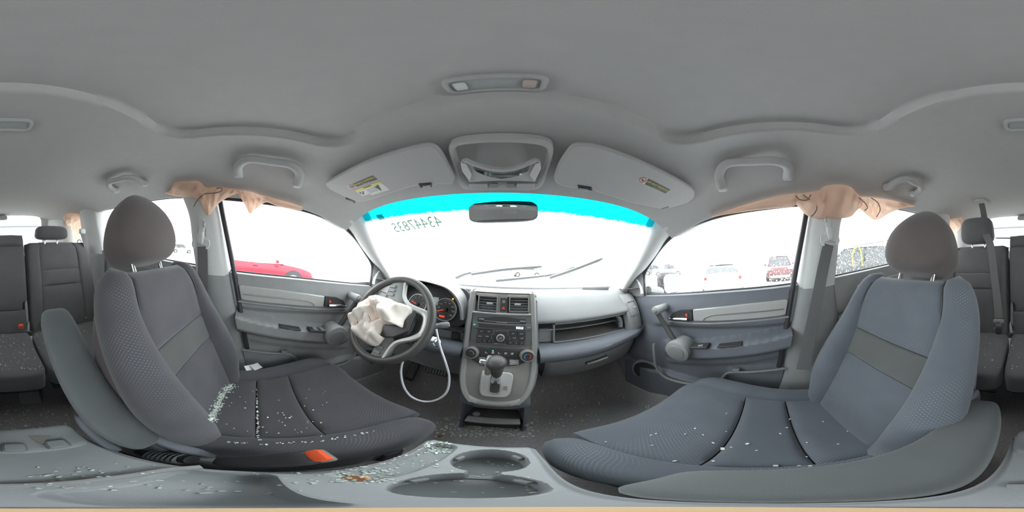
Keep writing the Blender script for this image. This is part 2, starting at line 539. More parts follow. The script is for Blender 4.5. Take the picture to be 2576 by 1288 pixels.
def rear_side(sg, n):
    """rear quarter: pillar behind the rear door, cover under the quarter window, corner pillar"""
    mb = MB(); rows = []
    for k in range(12):
        z = 1.235 - 0.365*k/11
        y0 = lerp(-1.085, -1.005, k/11); y1 = lerp(-1.275, -1.225, k/11)
        x0 = 0.69 - 0.02*sstep(0.9, 1.2, z)
        row = [(x0 + 0.07, y0, z), (x0 + 0.01, y0, z)]
        row += [(x0 - 0.018*math.sin(PI*q/6) - 0.03*q/6, lerp(y0 - 0.01, y1, q/6), z) for q in range(7)]
        row += [(x0 + 0.05, y1 - 0.01, z)]
        rows.append([(sg*a, b, c) for a, b, c in row])
    mb.grid(rows)
    o = obj('trim_%d' % n, mb, M['trim_grey'], smooth=50)
    mb = MB(); rows = []
    for k in range(10):
        z = 0.90 - 0.80*k/9
        rows.append([(sg*(0.70 - 0.035*sstep(-1.0, -1.3, y) - 0.02*k/9), y, z) for y in [-0.98 - 1.0*i/12 for i in range(13)]])
    rows = [[(p[0] + sg*0.08, p[1], p[2]) for p in rows[0]]] + rows
    mb.grid(rows)
    c = obj('lower_cover', mb, M['dark_plastic'], parent=o, smooth=50); c['label'] = 'charcoal side cover beside the rear bench'
    mb = MB(); rows = []
    for k in range(10):
        z = 1.27 - 0.40*k/9
        y0 = lerp(-1.66, -1.58, k/9)
        rows.append([(sg*0.72, y0 + 0.03, z), (sg*0.655, y0, z), (sg*0.63, y0 - 0.05, z), (sg*0.60, -1.80, z), (sg*0.55, -1.93, z), (sg*0.53, -2.0, z)])
    mb.grid(rows)
    c = obj('corner_pillar', mb, M['trim_grey'], parent=o, smooth=60); c['label'] = 'light grey pillar beside the tailgate'
    mb = MB()
    mb.prism([(sg*0.66, -1.20, 1.19), (sg*0.66, -1.70, 1.17), (sg*0.72, -1.70, 1.25), (sg*0.72, -1.20, 1.26)], (sg*0.07, 0, 0))
    obj('roof_rail', mb, M['trim_grey'], parent=o)
    return o
o = rear_side(-1, 5); tag(o, 'grey rear pillar and dark quarter cover behind the driver side rear door', 'pillar trim', kind='structure')
o = rear_side(1, 6); tag(o, 'grey rear pillar and dark quarter cover behind the passenger side rear door', 'pillar trim', kind='structure')

# ---- tailgate
mb = MB()
inn = [(x, z) for x, z in rrect(0.98, 0.42, 0.07, 5)]
inn = [(x*(1 + 0.10*(-z/0.21)*0.5), z + 1.09) for x, z in inn]
outr = []
for (x, z) in inn:
    a = math.atan2(z - 1.09, x*0.55)
    ox = max(-0.72, min(0.72, x*1.45)); oz = 1.34 if z > 1.15 else (0.30 if z < 1.0 else z)
    outr.append((ox, oz))
def tg(x, z): return -1.93 - 0.13*(1.31 - z)/0.4
mb.grid([[(x, tg(x, z) - 0.05, z) for x, z in inn], [(x, tg(x, z), z) for x, z in inn], [(x*1.04, tg(x, z) + 0.012, 1.09 + (z - 1.09)*1.10) for x, z in inn], [(x, tg(x, max(z, 0.9)), z) for x, z in outr]], cv=True)
o = obj('wall_back', mb, M['trim_grey'], smooth=40)
tag(o, 'light grey tailgate lining around the rear window', 'tailgate', kind='structure')
W_BACK = o
mb = MB()
mb.grid([[(lerp(-0.53, 0.53, i/8), tg(0, z) - 0.03 - 0.02*(1 - (2*i/8 - 1)**2), z) for i in range(9)] for z in [0.85 + 0.48*k/6 for k in range(7)]])
o = obj('window_7', mb, M['glass'], smooth=60)
tag(o, 'wet rear window glass of the tailgate', 'window', kind='structure')
WINDOW_REAR = o
mb = MB()
mb.tube([(-0.02,-1.985,1.02),(0.10,-1.99,1.03),(0.38,-1.985,1.045)], [0.010,0.008,0.006], 8)
mb.lathe([(0.018,0),(0.018,0.02),(0.012,0.03)], (-0.02,-2.0,1.02), (0,1,0), 14)
obj('rear_wiper', mb, M['black'], parent=WINDOW_REAR)
mb = MB(); mb.rcube((0.16, 0.05, 0.055), 5, 6, c=(0.02,-1.90,1.262))
o = obj('brake_light', mb, M['visor'], parent=W_BACK); o['label'] = 'grey high brake light housing'

# ---- windscreen
def wsc(s, t):
    top = Vector((s*0.615, 0.497 - 0.042*s*s, 1.197 - 0.012*s*s))
    bot = Vector((s*0.715, 1.03 - 0.20*s*s, 0.790))
    p = top.lerp(bot, t)
    p += Vector((0, 0.25, 0.35))*(0.10*t*(1 - t))
    return p
mb = MB()
mb.grid([[wsc(-1 + 2*i/32, -0.014 + 1.014*j/24) for i in range(33)] for j in range(25)], uvs=[[(i/32, j/24) for i in range(33)] for j in range(25)])
WS = obj('window_1', mb, M['glass'], smooth=60)
tag(WS, 'bright windscreen with a cyan shade band along its top', 'windscreen', kind='structure')
m = bpy.data.materials.new('cyan_shade_band'); m.use_nodes = True
N, L = m.node_tree.nodes, m.node_tree.links
N.remove(N['Principled BSDF'])
tcn = N.new('ShaderNodeTexCoord'); sp = N.new('ShaderNodeSeparateXYZ'); L.new(tcn.outputs['UV'], sp.inputs[0])
nz = N.new('ShaderNodeTexNoise'); nz.inputs['Scale'].default_value = 70; nz.inputs['Detail'].default_value = 5; L.new(tcn.outputs['UV'], nz.inputs['Vector'])
ad = N.new('ShaderNodeMath'); ad.operation = 'MULTIPLY_ADD'; ad.inputs[1].default_value = 0.05; L.new(nz.outputs['Fac'], ad.inputs[0]); L.new(sp.outputs['Y'], ad.inputs[2])
mr = N.new('ShaderNodeMapRange'); mr.inputs['From Min'].default_value = 0.130; mr.inputs['From Max'].default_value = 0.185; L.new(ad.outputs[0], mr.inputs['Value'])
mx = N.new('ShaderNodeMix'); mx.data_type = 'RGBA'; mx.inputs['A'].default_value = (0.002, 0.22, 0.28, 1); mx.inputs['B'].default_value = (1, 1, 1, 1)
L.new(mr.outputs[0], mx.inputs['Factor'])
tr = N.new('ShaderNodeBsdfTransparent'); L.new(mx.outputs['Result'], tr.inputs['Color']); L.new(tr.outputs[0], N['Material Output'].inputs['Surface'])
M['band'] = m
mb = MB()
J = [-0.014 + 0.204*j/12 for j in range(13)]
mb.grid([[wsc(-1 + 2*i/32, t) + Vector((0, -0.002, -0.0015)) for i in range(33)] for t in J], uvs=[[(i/32, t) for i in range(33)] for t in J])
o = obj('shade_band', mb, M['band'], parent=WS, smooth=60); o['label'] = 'translucent cyan shade band across the top of the windscreen'
# lot number written on the outside of the glass, so it reads mirrored from inside
ink = glass('faded_green_marker', (0.21, 0.275, 0.25), 0.01, 0.4)
def ws_at(u, v):
    """point of the windscreen seen at a photo position"""
    best = None
    for i in range(0, 121):
        for j in range(0, 81):
            p = wsc(-1 + 2*i/120, j/80)
            d = p - Vector(CAM)
            c, s_ = math.cos(ROLL), math.sin(ROLL)
            X, Z = d.x*c + d.z*s_, -d.x*s_ + d.z*c
            c, s_ = math.cos(PITCH), math.sin(PITCH)
            Y, Z = d.y*c + Z*s_, -d.y*s_ + Z*c
            uu = 1288 + math.atan2(X, Y)/(2*PI)*2576; vv = 644 - math.atan2(Z, math.hypot(X, Y))/PI*1288
            e = (uu - u)**2 + (vv - v)**2
            if best is None or e < best[0]: best = (e, p)
    return best[1]
pL, pR = ws_at(992, 574), ws_at(1108, 558)
nrm = (wsc(-0.25, 0.3) - wsc(-0.15, 0.3)).cross(wsc(-0.2, 0.25) - wsc(-0.2, 0.35)).normalized()
ex = (pL - pR)   # runs right to left as seen from the seats: mirrored writing
mid = (pL + pR)/2
upv = (wsc(-0.35, 0.1) - wsc(-0.35, 0.5))
o = text_mesh('lot_number', '43447835', 0.062, ink, frame(mid, ex, upv) @ Matrix.Diagonal((1, 1.35, 1, 1)), parent=WS, depth=0.0003)
wscale = ex.length/max(1e-6, (o.dimensions.length if o.dimensions.length else 1))
o['label'] = 'mirrored lot number 43447835 in faded green marker'
c = ws_at(957, 545)
mb = MB(); f = frame(c, (1,0,0), upv)
mb.prism([f @ Vector((a, b, 0)) for a, b in ((-0.02,-0.016),(0.02,-0.016),(0.02,0.016),(-0.02,0.016))], Vector((0, -0.0008, 0)))
obj('inspection_sticker', mb, glass('pale_sticker_film', (0.45, 0.5, 0.5), 0.02, 0.5), parent=WS)
# wipers resting on the glass
WP = thing('windscreen_wiper', 'long windscreen wiper lying low across the glass toward the centre', 'wiper', ws_at(1145, 712), group='windscreen wipers')
WQ = thing('windscreen_wiper', 'second windscreen wiper reaching up toward the passenger pillar', 'wiper', ws_at(1240, 720), group='windscreen wipers')
def wiper(root, pts, arm):
    P = [ws_at(*q) + Vector((0, 0.016, 0.020)) for q in pts]
    mb = MB(); mb.tube(spline(P, 14), [0.010]*13 + [0.006], 6)
    obj('blade', mb, M['dash_top'], parent=root)
    A = [ws_at(*q) + Vector((0, 0.03, 0.032)) for q in arm]
    mb = MB(); mb.tube(spline(A, 10), [0.012 - 0.006*i/9 for i in range(10)], 6)
    obj('arm', mb, M['dash_top'], parent=root)
wiper(WP, [(1185,697),(1270,686),(1366,680)], [(1142,712),(1180,699),(1275,688)])
wiper(WQ, [(1385,707),(1450,685),(1520,660)], [(1245,720),(1330,712),(1400,702),(1450,686)])

# ---- side glass
def side_glass(name, sg, poly, label, xo=0.765, mat='glass'):
    P = [Vector((sg*(xo - 0.10*max(0, p[1] - 0.85)), p[0], p[1])) for p in poly]
    mb = MB(); n = len(P)
    c = sum(P, Vector())/n
    mb.add(P + [c], [(i, (i+1) % n, n) for i in range(n)])
    o = obj(name, mb, M[mat], smooth=0)
    return tag(o, label, 'window', kind='structure')
FWIN = [(-0.10,0.80),(0.23,0.79),(0.70,0.74),(0.72,0.88),(0.60,1.03),(0.45,1.12),(0.25,1.19),(0.0,1.22),(-0.21,1.24)]
RWIN = [(-0.25,0.80),(-0.60,0.83),(-1.04,0.86),(-1.12,1.25),(-0.6,1.26),(-0.33,1.25)]
QWIN = [(-1.18,0.86),(-1.64,0.88),(-1.72,1.25),(-1.2,1.26)]
side_glass('window_2', 1, FWIN, 'rain spotted glass of the passenger door window', mat='fogged')
side_glass('window_3', 1, RWIN, 'rain spotted glass of the rear door window behind the passenger seat', mat='fogged')
side_glass('window_4', -1, RWIN, 'glass of the rear door window behind the driver seat')
side_glass('window_5', 1, QWIN, 'small quarter window behind the passenger side rear door', 0.74)
side_glass('window_6', -1, QWIN, 'small quarter window behind the driver side rear door', 0.74)

# ================================================================== DOORS
def zsill(y): return interp([(-1.05,0.902),(-0.744,0.881),(-0.313,0.852),(-0.115,0.837),(0.235,0.8205),(0.67,0.780),(0.80,0.765)], y)
def yrear(z): return interp([(0.05,0.07),(0.23,0.02),(0.45,-0.03),(0.635,-0.07),(0.835,-0.118)], z)
def front_door(sg, n, label):
    R = thing('door_%d' % n, label, 'car door', (sg*0.74, 0.3, 0.1), kind='structure')
    # --- lining: height field x(y, z)
    def xin(y, z):
        zs = zsill(y)
        d = zs - z
        x = 0.728 - 0.006*sstep(0.0, 0.06, d)
        x += 0.022*sstep(0.155, 0.185, d)*(1 - sstep(0.52, 0.62, y))        # hollow between trim strip and armrest
        # armrest shelf
        za = 0.640 - 0.095*(y + 0.06)/0.47                                   # top of armrest falls toward the front
        hump = sstep(za + 0.012, za - 0.006, z)*sstep(za - 0.115, za - 0.055, z)
        x -= 0.085*hump*sstep(0.56, 0.44, y)
        x -= 0.012*sstep(za - 0.06, za - 0.10, z)*sstep(0.56, 0.48, y)*sstep(za - 0.165, za - 0.135, z)   # ledge under it
        # lower wall and map pocket
        x -= 0.004*sstep(0.50, 0.45, z)
        zp = 0.435 - 0.022*(y + 0.04)/0.24 if y < 0.2 else 0.413 - (y - 0.2)*1.75
        zp = max(zp, 0.288 + 0.02*sstep(0.25, 0.6, y))
        x -= 0.038*sstep(zp + 0.010, zp - 0.012, z)
        # front edge swells out to the dash
        x -= 0.030*sstep(0.54, 0.66, y)*sstep(0.62, 0.50, z)*sstep(0.28, 0.40, z)
        return x
    mb = MB(); rows = []; NZ = 110; NYY = 90
    for j in range(NZ + 1):
        t = j/NZ
        row = []
        for i in range(NYY + 1):
            s = i/NYY
            y1 = 0.80
            zt = 0.0
            z_top_r = zsill(-0.118)
            # rear edge follows the slanting pillar
            zz = lerp(0.10, 0.838, 1 - t)
            y0 = yrear(zz)
            y = lerp(y0, y1, s)
            z = lerp(0.10, zsill(y), 1 - t)
            row.append((sg*xin(y, z), y, z))
        rows.append(row)
    top = rows[0]
    rows = [[(p[0] + sg*0.055, p[1], p[2] - 0.004) for p in top], [(p[0] + sg*0.030, p[1], p[2] + 0.004) for p in top], [(p[0] + sg*0.010, p[1], p[2] + 0.003) for p in top]] + rows
    # close the rear edge
    rows = [[(r[0][0] + sg*0.06, r[0][1] - 0.004, r[0][2])] + list(r) for r in rows]
    mb.grid(rows)
    obj('door_lining', mb, M['blue_plastic'] if sg > 0 else M['dark_plastic'], parent=R, smooth=50)
    # outer skin
    mb = MB()
    mb.grid([[(sg*x, y, z) for y in (-0.30, 0.0, 0.3, 0.6, 0.95)] for x, z in ((0.78, 0.80), (0.83, 0.72), (0.86, 0.45), (0.84, 0.15), (0.76, -0.04))])
    obj('outer_skin', mb, M['silver'], parent=R)
    # dark weather strip at the glass
    mb = MB(); mb.tube([(sg*0.762, y, zsill(y) + 0.004) for y in [-0.12 + 0.80*i/20 for i in range(21)]], 0.007, 8)
    obj('weather_strip', mb, M['rubber'], parent=R)
    # sail panel in the front corner of the window
    mb = MB()
    mb.prism([(sg*0.722, 0.668, 0.776), (sg*0.722, 0.84, 0.764), (sg*0.722, 0.80, 0.83), (sg*0.722, 0.740, 0.888), (sg*0.722, 0.672, 0.930)], (sg*0.03, 0, 0))
    obj('mirror_sail', mb, M['dark_plastic'], parent=R, bevel=0.004)
    mb = MB()
    e = random.Random(3)
    pts = spline([(sg*0.716, 0.676, 0.795), (sg*0.716, 0.682, 0.83), (sg*0.716, 0.694, 0.855), (sg*0.716, 0.712, 0.876), (sg*0.716, 0.722, 0.880)], 14)
    wd = [0.010 - 0.0055*i/13 + 0.0012*math.sin(i*2.1) for i in range(14)]
    mb.prism([p + Vector((0, -w_, 0.3*w_)) for p, w_ in zip(pts, wd)] + [p + Vector((0, w_*0.8, -0.3*w_)) for p, w_ in reversed(list(zip(pts, wd)))], (sg*0.005, 0, 0))
    o = obj('torn_trim_edge', mb, M['white'], parent=R); o['label'] = 'torn white edge where the mirror trim has broken'
    # window channel along the front edge and the roof
    mb = MB()
    ch = spline([(sg*0.735,0.668,0.78),(sg*0.733,0.672,0.90),(sg*0.724,0.60,0.985),(sg*0.714,0.50,1.07),(sg*0.704,0.38,1.125),(sg*0.70,0.2,1.16),(sg*0.70,-0.05,1.178),(sg*0.70,-0.21,1.19)], 40)
    mb.tube(ch, 0.009, 8)
    obj('window_channel', mb, M['rubber'], parent=R)
    # silver strip
    def strip(y): return 0.720 - 0.006
    pts = [(-0.072,0.783),(0.10,0.775),(0.25,0.757),(0.352,0.741),(0.350,0.681),(0.25,0.690),(0.10,0.703),(-0.055,0.712)]
    P = smooth_poly([(sg*0.7115, y, z) for y, z in pts], 3, 0.12)
    mb = MB(); mb.prism(P, (sg*0.016, 0, 0))
    obj('silver_strip', mb, M['silver'], parent=R, bevel=0.004)
    mb = MB(); mb.tube(spline([(sg*0.711,-0.05,0.742),(sg*0.711,0.1,0.735),(sg*0.711,0.24,0.722),(sg*0.711,0.285,0.708),(sg*0.711,0.30,0.692)], 20), 0.0035, 6)
    obj('strip_crease', mb, M['warm_silver'], parent=R)
    mb = MB(); mb.tube(spline([(sg*0.716,-0.068,0.702),(sg*0.716,0.12,0.690),(sg*0.716,0.30,0.672),(sg*0.716,0.49,0.658)], 20), 0.005, 6)
    obj('strip_edge', mb, M['dark_plastic'], parent=R)
    # handle recess and lever
    P = [(sg*0.7125, y, z) for y, z in ((0.356,0.740),(0.420,0.733),(0.465,0.712),(0.492,0.668),(0.356,0.679))]
    mb = MB(); mb.prism(smooth_poly(P, 3, 0.12), (sg*0.014, 0, 0))
    h = obj('handle_cup', mb, M['black'], parent=R, bevel=0.002)
    mb = MB()
    mb.tube(spline([(sg*0.700,0.375,0.693),(sg*0.694,0.42,0.690),(sg*0.697,0.465,0.685),(sg*0.706,0.485,0.683)], 12), 0.0075, 8)
    obj('lever', mb, M['chrome'], parent=h)
    mb = MB(); mb.rcube((0.006, 0.009, 0.014), 5, 4, c=(sg*0.704, 0.380, 0.712))
    o = obj('lock_tab', mb, M['red_btn'], parent=h); o['label'] = 'small orange red lock tab'
    # pull bar: knob, slanting rod, round pad
    p0, p1 = Vector((sg*0.665, 0.512, 0.738)), Vector((sg*0.640, 0.392, 0.541))
    mb = MB(); mb.lathe([(0.012,0.0),(0.021,0.004),(0.023,0.02),(0.021,0.05),(0.019,0.10)], (sg*0.628, 0.508, 0.735), (sg,0,0.05), 18)
    k = obj('pull_knob', mb, M['dark_plastic'], parent=R)
    mb = MB(); mb.lathe([(0.008,0),(0.013,0.002),(0.0135,0.005)], (sg*0.622, 0.508, 0.735), (sg,0,0.05), 16); obj('cap', mb, M['warm_silver'], parent=k)
    mb = MB(); mb.tube(spline([(sg*0.650,0.505,0.718),(sg*0.655,0.488,0.685),(sg*0.658,0.462,0.645),(sg*0.655,0.425,0.595),(sg*0.650,0.40,0.56)], 16), [0.013]*13 + [0.016, 0.02, 0.022], 10)
    obj('pull_rod', mb, M['leather'], parent=R)
    mb = MB(); mb.lathe([(0.046,0.0),(0.056,0.006),(0.058,0.02),(0.055,0.05),(0.05,0.09)], (sg*0.618, 0.393, 0.541), (sg,0.0,0.10), 28, e=(0,1,0))
    k = obj('pull_pad', mb, M['dark_plastic'], parent=R)
    mb = MB(); mb.lathe([(0.030,-0.002),(0.038,0.0),(0.040,0.004)], (sg*0.615, 0.393, 0.541), (sg,0.0,0.10), 24); obj('cap', mb, M['dash_top'], parent=k)
    # switches on the armrest
    na = Vector((0, 0.20, 1)).normalized()
    mb = MB(); mb.box((sg*0.668, 0.312, 0.571), (0.05, 0.10, 0.012), Matrix.Rotation(-0.2, 3, 'X'))
    sw = obj('switch_plate', mb, M['black'], parent=R, bevel=0.003)
    for i in range(4 if sg < 0 else 1):
        mb = MB(); mb.box((sg*(0.658 + 0.02*(i % 2)), 0.295 + 0.036*(i//2), 0.5815 - 0.0072*(i//2)), (0.013, 0.024, 0.007), Matrix.Rotation(-0.2, 3, 'X'))
        obj('window_switch', mb, M['dash_top'], parent=sw, bevel=0.002)
    mb = MB(); mb.box((sg*0.672, 0.175, 0.5935), (0.040, 0.10, 0.006), Matrix.Rotation(-0.2, 3, 'X'))
    obj('grip_hollow', mb, M['black'], parent=R, bevel=0.002)
    # pocket edge and the small clip on it
    mb = MB(); mb.tube(spline([(sg*0.690,-0.03,0.440),(sg*0.690,0.10,0.426),(sg*0.690,0.195,0.414),(sg*0.690,0.222,0.375),(sg*0.690,0.250,0.325)], 20), 0.006, 8)
    obj('pocket_rim', mb, M['dash_top'], parent=R)
    mb = MB(); mb.box((sg*0.695, 0.165, 0.428), (0.02, 0.03, 0.022)); obj('pocket_clip', mb, M['dash_top'], parent=R, bevel=0.003)
    mb = MB(); mb.tube(spline([(sg*0.682,0.30,0.300),(sg*0.68,0.42,0.288),(sg*0.675,0.50,0.30),(sg*0.670,0.545,0.36),(sg*0.668,0.553,0.45),(sg*0.675,0.56,0.52)], 24), 0.008, 8)
    obj('panel_step', mb, M['dash_top'], parent=R)
    # loudspeaker low in the front corner
    c = Vector((sg*0.695, 0.640, 0.265))
    mb = MB(); mb.lathe([(0.092,0.0),(0.098,-0.008),(0.085,-0.012),(0.080,0.0)], c, (-sg,-0.25,0), 30)
    k = obj('speaker_ring', mb, M['dark_plastic'], parent=R)
    mb = MB(); mb.lathe([(0.001,0.004),(0.05,0.007),(0.08,0.002)], c, (-sg,-0.25,0), 30)
    obj('speaker_grille', mb, M['black'], parent=k)
    return R
front_door(-1, 1, 'charcoal driver door lining with silver strip, the side window missing')
front_door(1, 2, 'slate passenger door lining with silver strip under the rain spotted window')

def rear_door(sg, n, label):
    R = thing('door_%d' % n, label, 'car door', (sg*0.74, -0.65, 0.1), kind='structure')
    mb = MB(); rows = []
    for j in range(41):
        t = j/40; row = []
        for i in range(31):
            y = lerp(-0.285, -1.06, i/30)
            z = lerp(zsill(y), 0.12, t)
            d = zsill(y) - z
            x = 0.727 - 0.006*sstep(0, 0.05, d) + 0.02*sstep(0.16, 0.19, d)
            za = 0.655
            x -= 0.07*sstep(za + 0.012, za - 0.006, z)*sstep(za - 0.12, za - 0.06, z)
            x -= 0.03*sstep(0.42, 0.39, z)
            row.append((sg*x, y, z))
        rows.append(row)
    top = rows[0]
    rows = [[(p[0] + sg*0.06, p[1], p[2] - 0.004) for p in top], [(p[0] + sg*0.02, p[1], p[2] + 0.004) for p in top]] + rows
    mb.grid(rows)
    obj('door_lining', mb, M['dark_plastic'], parent=R, smooth=50)
    mb = MB()
    mb.grid([[(sg*x, y, z) for y in (-0.30, -0.7, -1.1, -1.5, -2.05)] for x, z in ((0.78, 0.84), (0.83, 0.72), (0.86, 0.45), (0.84, 0.15), (0.76, -0.04))])
    obj('outer_skin', mb, M['silver'], parent=R)
    mb = MB(); mb.tube([(sg*0.758, y, zsill(y) + 0.004) for y in [-0.27 - 0.80*i/20 for i in range(21)]], 0.006, 8)
    obj('weather_strip', mb, M['rubber'], parent=R)
    P = smooth_poly([(sg*0.712, y, z) for y, z in ((-0.40,0.800),(-0.93,0.835),(-0.95,0.775),(-0.42,0.735))], 3, 0.1)
    mb = MB(); mb.prism(P, (sg*0.016, 0, 0)); obj('silver_strip', mb, M['silver'] if sg > 0 else M['warm_silver'], parent=R, bevel=0.004)
    mb = MB(); mb.tube(spline([(sg*0.705,-1.03,0.88),(sg*0.70,-1.06,1.02),(sg*0.69,-1.11,1.20),(sg*0.70,-0.9,1.215),(sg*0.70,-0.5,1.215),(sg*0.70,-0.37,1.21)], 40), 0.012, 8)
    obj('window_channel', mb, M['rubber'], parent=R)
    return R
rear_door(-1, 3, 'rear door lining behind the driver seat')
rear_door(1, 4, 'rear door lining behind the passenger seat')

# ================================================================== DASHBOARD
D = thing('dashboard', 'charcoal dashboard spanning the car under the windscreen, its passenger tray open', 'dashboard', (0, 0.85, 0.55))
def dsh(x): return 0.055*sstep(0.60, 0.73, abs(x))
PADP = [(1.08,0.775),(1.0,0.805),(0.94,0.824),(0.88,0.832),(0.82,0.827),(0.775,0.812),(0.735,0.785),(0.705,0.757),(0.685,0.735),(0.674,0.720),(0.673,0.710),(0.680,0.704),(0.72,0.702)]
mb = MB()
def pady(x, y):
    """the pad is cut back behind the instruments"""
    k = sstep(-0.600, -0.570, x)*sstep(-0.135, -0.158, x)
    return lerp(y + dsh(x)*sstep(0.95, 0.8, y), max(y, 0.82), k)
mb.grid([[(x, pady(x, y), z) for x in [-0.725 + 1.45*i/60 for i in range(61)]] for y, z in [tuple(p)[:2] for p in spline([(a, b, 0) for a, b in PADP], 46)]])
obj('top_pad', mb, M['dash_top'], parent=D, smooth=60)
mb = MB(); mb.tube([(x, 0.935 - 0.10*(x/0.7)**2, 0.828) for x in [-0.62 + 1.24*i/30 for i in range(31)]], 0.011, 8, sy=0.8)
obj('defroster_ridge', mb, M['dash_top'], parent=D)
mb = MB(); mb.box((0.505, 0.845, 0.836), (0.16, 0.05, 0.02), Matrix.Rotation(-0.28, 3, 'Z')); obj('defroster_grille', mb, M['dark_plastic'], parent=D, bevel=0.006)
def roll(x0, x1, name, n=40):
    mb = MB()
    prof = [(0.72,0.602),(0.66,0.600),(0.630,0.592),(0.613,0.575),(0.609,0.556),(0.618,0.536),(0.645,0.520),(0.70,0.512)]
    pf = spline([(a, b, 0) for a, b in prof], 26)
    rows = []
    for i in range(n + 1):
        x = lerp(x0, x1, i/n)
        lift = 0.035*sstep(0.35, 0.70, abs(x))
        rows.append([(x, p[0] + dsh(x)*0.9, p[1] + (lift if p[1] < 0.57 else lift*0.2)) for p in pf])
    mb.grid(rows)
    return obj(name, mb, M['blue_plastic'], parent=D, smooth=60)
o = roll(0.150, 0.722, 'tray_ledge'); o['label'] = 'padded slate ledge below the open tray'
o = roll(-0.722, -0.142, 'knee_ledge'); o['label'] = 'padded slate ledge under the instruments'
# open passenger tray
mb = MB()
X0, X1 = 0.152, 0.600
mb.grid([[(x, y, z) for x in (X0, lerp(X0, X1, .5), X1)] for y, z in ((0.690,0.704),(0.80,0.690),(0.82,0.66),(0.82,0.622),(0.69,0.600))])
for x in (X0, X1): mb.add([(x,0.690,0.704),(x,0.80,0.690),(x,0.82,0.66),(x,0.82,0.622),(x,0.69,0.600)], [(0,1,2,3,4)])
t = obj('open_tray', mb, plain('tray_grey_brown', (0.14, 0.135, 0.128), 0.7), parent=D, smooth=30); t['label'] = 'dark open storage tray above the glove box'
mb = MB(); mb.frame_box((0.222,0.680,0.694), (0.37,0.0,0.0), (0,0.012,0), (0,0,0.010)); obj('tray_lip', mb, M['dash_top'], parent=t, bevel=0.003)
mb = MB(); mb.frame_box((0.222,0.735,0.645), (0.36,0,0), (0,0.01,0), (0,0,0.008)); obj('tray_shelf', mb, M['dash_top'], parent=t, bevel=0.002)
mb = MB(); mb.frame_box((0.222,0.676,0.603), (0.36,0,0), (0,0.012,0), (0,0,0.006)); obj('tray_sill', mb, M['dash_top'], parent=t, bevel=0.002)
mb = MB(); mb.frame_box((0.155,0.690,0.605), (0.058,0,0), (0,0.02,0), (0,0,0.062)); obj('hinge_block', mb, M['dark_plastic'], parent=t, bevel=0.004)
mb = MB(); mb.frame_box((0.155,0.680,0.668), (0.066,0,0), (0,0.025,0), (0,0,0.007)); mb.frame_box((0.214,0.678,0.604), (0.008,0,0), (0,0.02,0), (0,0,0.092)); obj('hinge_rail', mb, M['dash_top'], parent=t, bevel=0.002)
mb = MB(); mb.tube(spline([(0.565,0.72,0.69),(0.575,0.70,0.66),(0.572,0.695,0.62)], 8), 0.012, 8); obj('damper_arm', mb, M['dash_top'], parent=t)
# glove box
mb = MB(); rows = []
for j in range(9):
    t_ = j/8
    z = lerp(0.528, 0.375, t_)
    rows.append([(x, 0.640 + 0.075*t_**1.5 + dsh(x) + 0.012*(x/0.6)**2, z + 0.030*sstep(0.35, 0.7, x)*(1 - t_*0.4)) for x in [0.175 + 0.46*i/12 for i in range(13)]])
rows.append([(p[0], 0.98, p[2] - 0.01) for p in rows[-1]])
mb.grid(rows)
g = obj('glove_box', mb, M['dark_plastic'], parent=D, smooth=50, solid=0.004)
mb = MB(); mb.box((0.405, 0.662, 0.487), (0.115, 0.016, 0.035), Matrix.Rotation(-0.12, 3, 'Y')); h = obj('latch_cup', mb, M['black'], parent=g, bevel=0.006)
mb = MB(); mb.box((0.410, 0.652, 0.474), (0.105, 0.012, 0.010), Matrix.Rotation(-0.12, 3, 'Y')); o = obj('latch', mb, M['silver'], parent=g, bevel=0.003); o['label'] = 'pale glove box latch bar'
mb = MB(); rows = []
for j in range(7):
    t_ = j/6
    rows.append([(x, 0.655 + 0.05*t_, lerp(0.525, 0.37, t_)) for x in [-0.72 + 0.585*i/10 for i in range(11)]])
rows.append([(p[0], 0.98, p[2] - 0.01) for p in rows[-1]])
mb.grid(rows)
k = obj('knee_panel', mb, M['dark_plastic'], parent=D, smooth=50)
mb = MB(); rows = []
for j in range(5):
    rows.append([(x, 0.668 + 0.002*j, lerp(0.652, 0.598, j/4)) for x in [-0.72 + 0.585*i/10 for i in range(11)]])
mb.grid(rows)
k2 = obj('fascia_panel', mb, M['dark_plastic'], parent=D, smooth=50)
mb = MB(); mb.box((-0.185, 0.668, 0.622), (0.036, 0.01, 0.040)); obj('blank_switch', mb, M['black'], parent=k2, bevel=0.003)
mb = MB(); mb.box((-0.36, 0.672, 0.656), (0.42, 0.05, 0.008)); obj('fascia_gap', mb, M['black'], parent=k2)
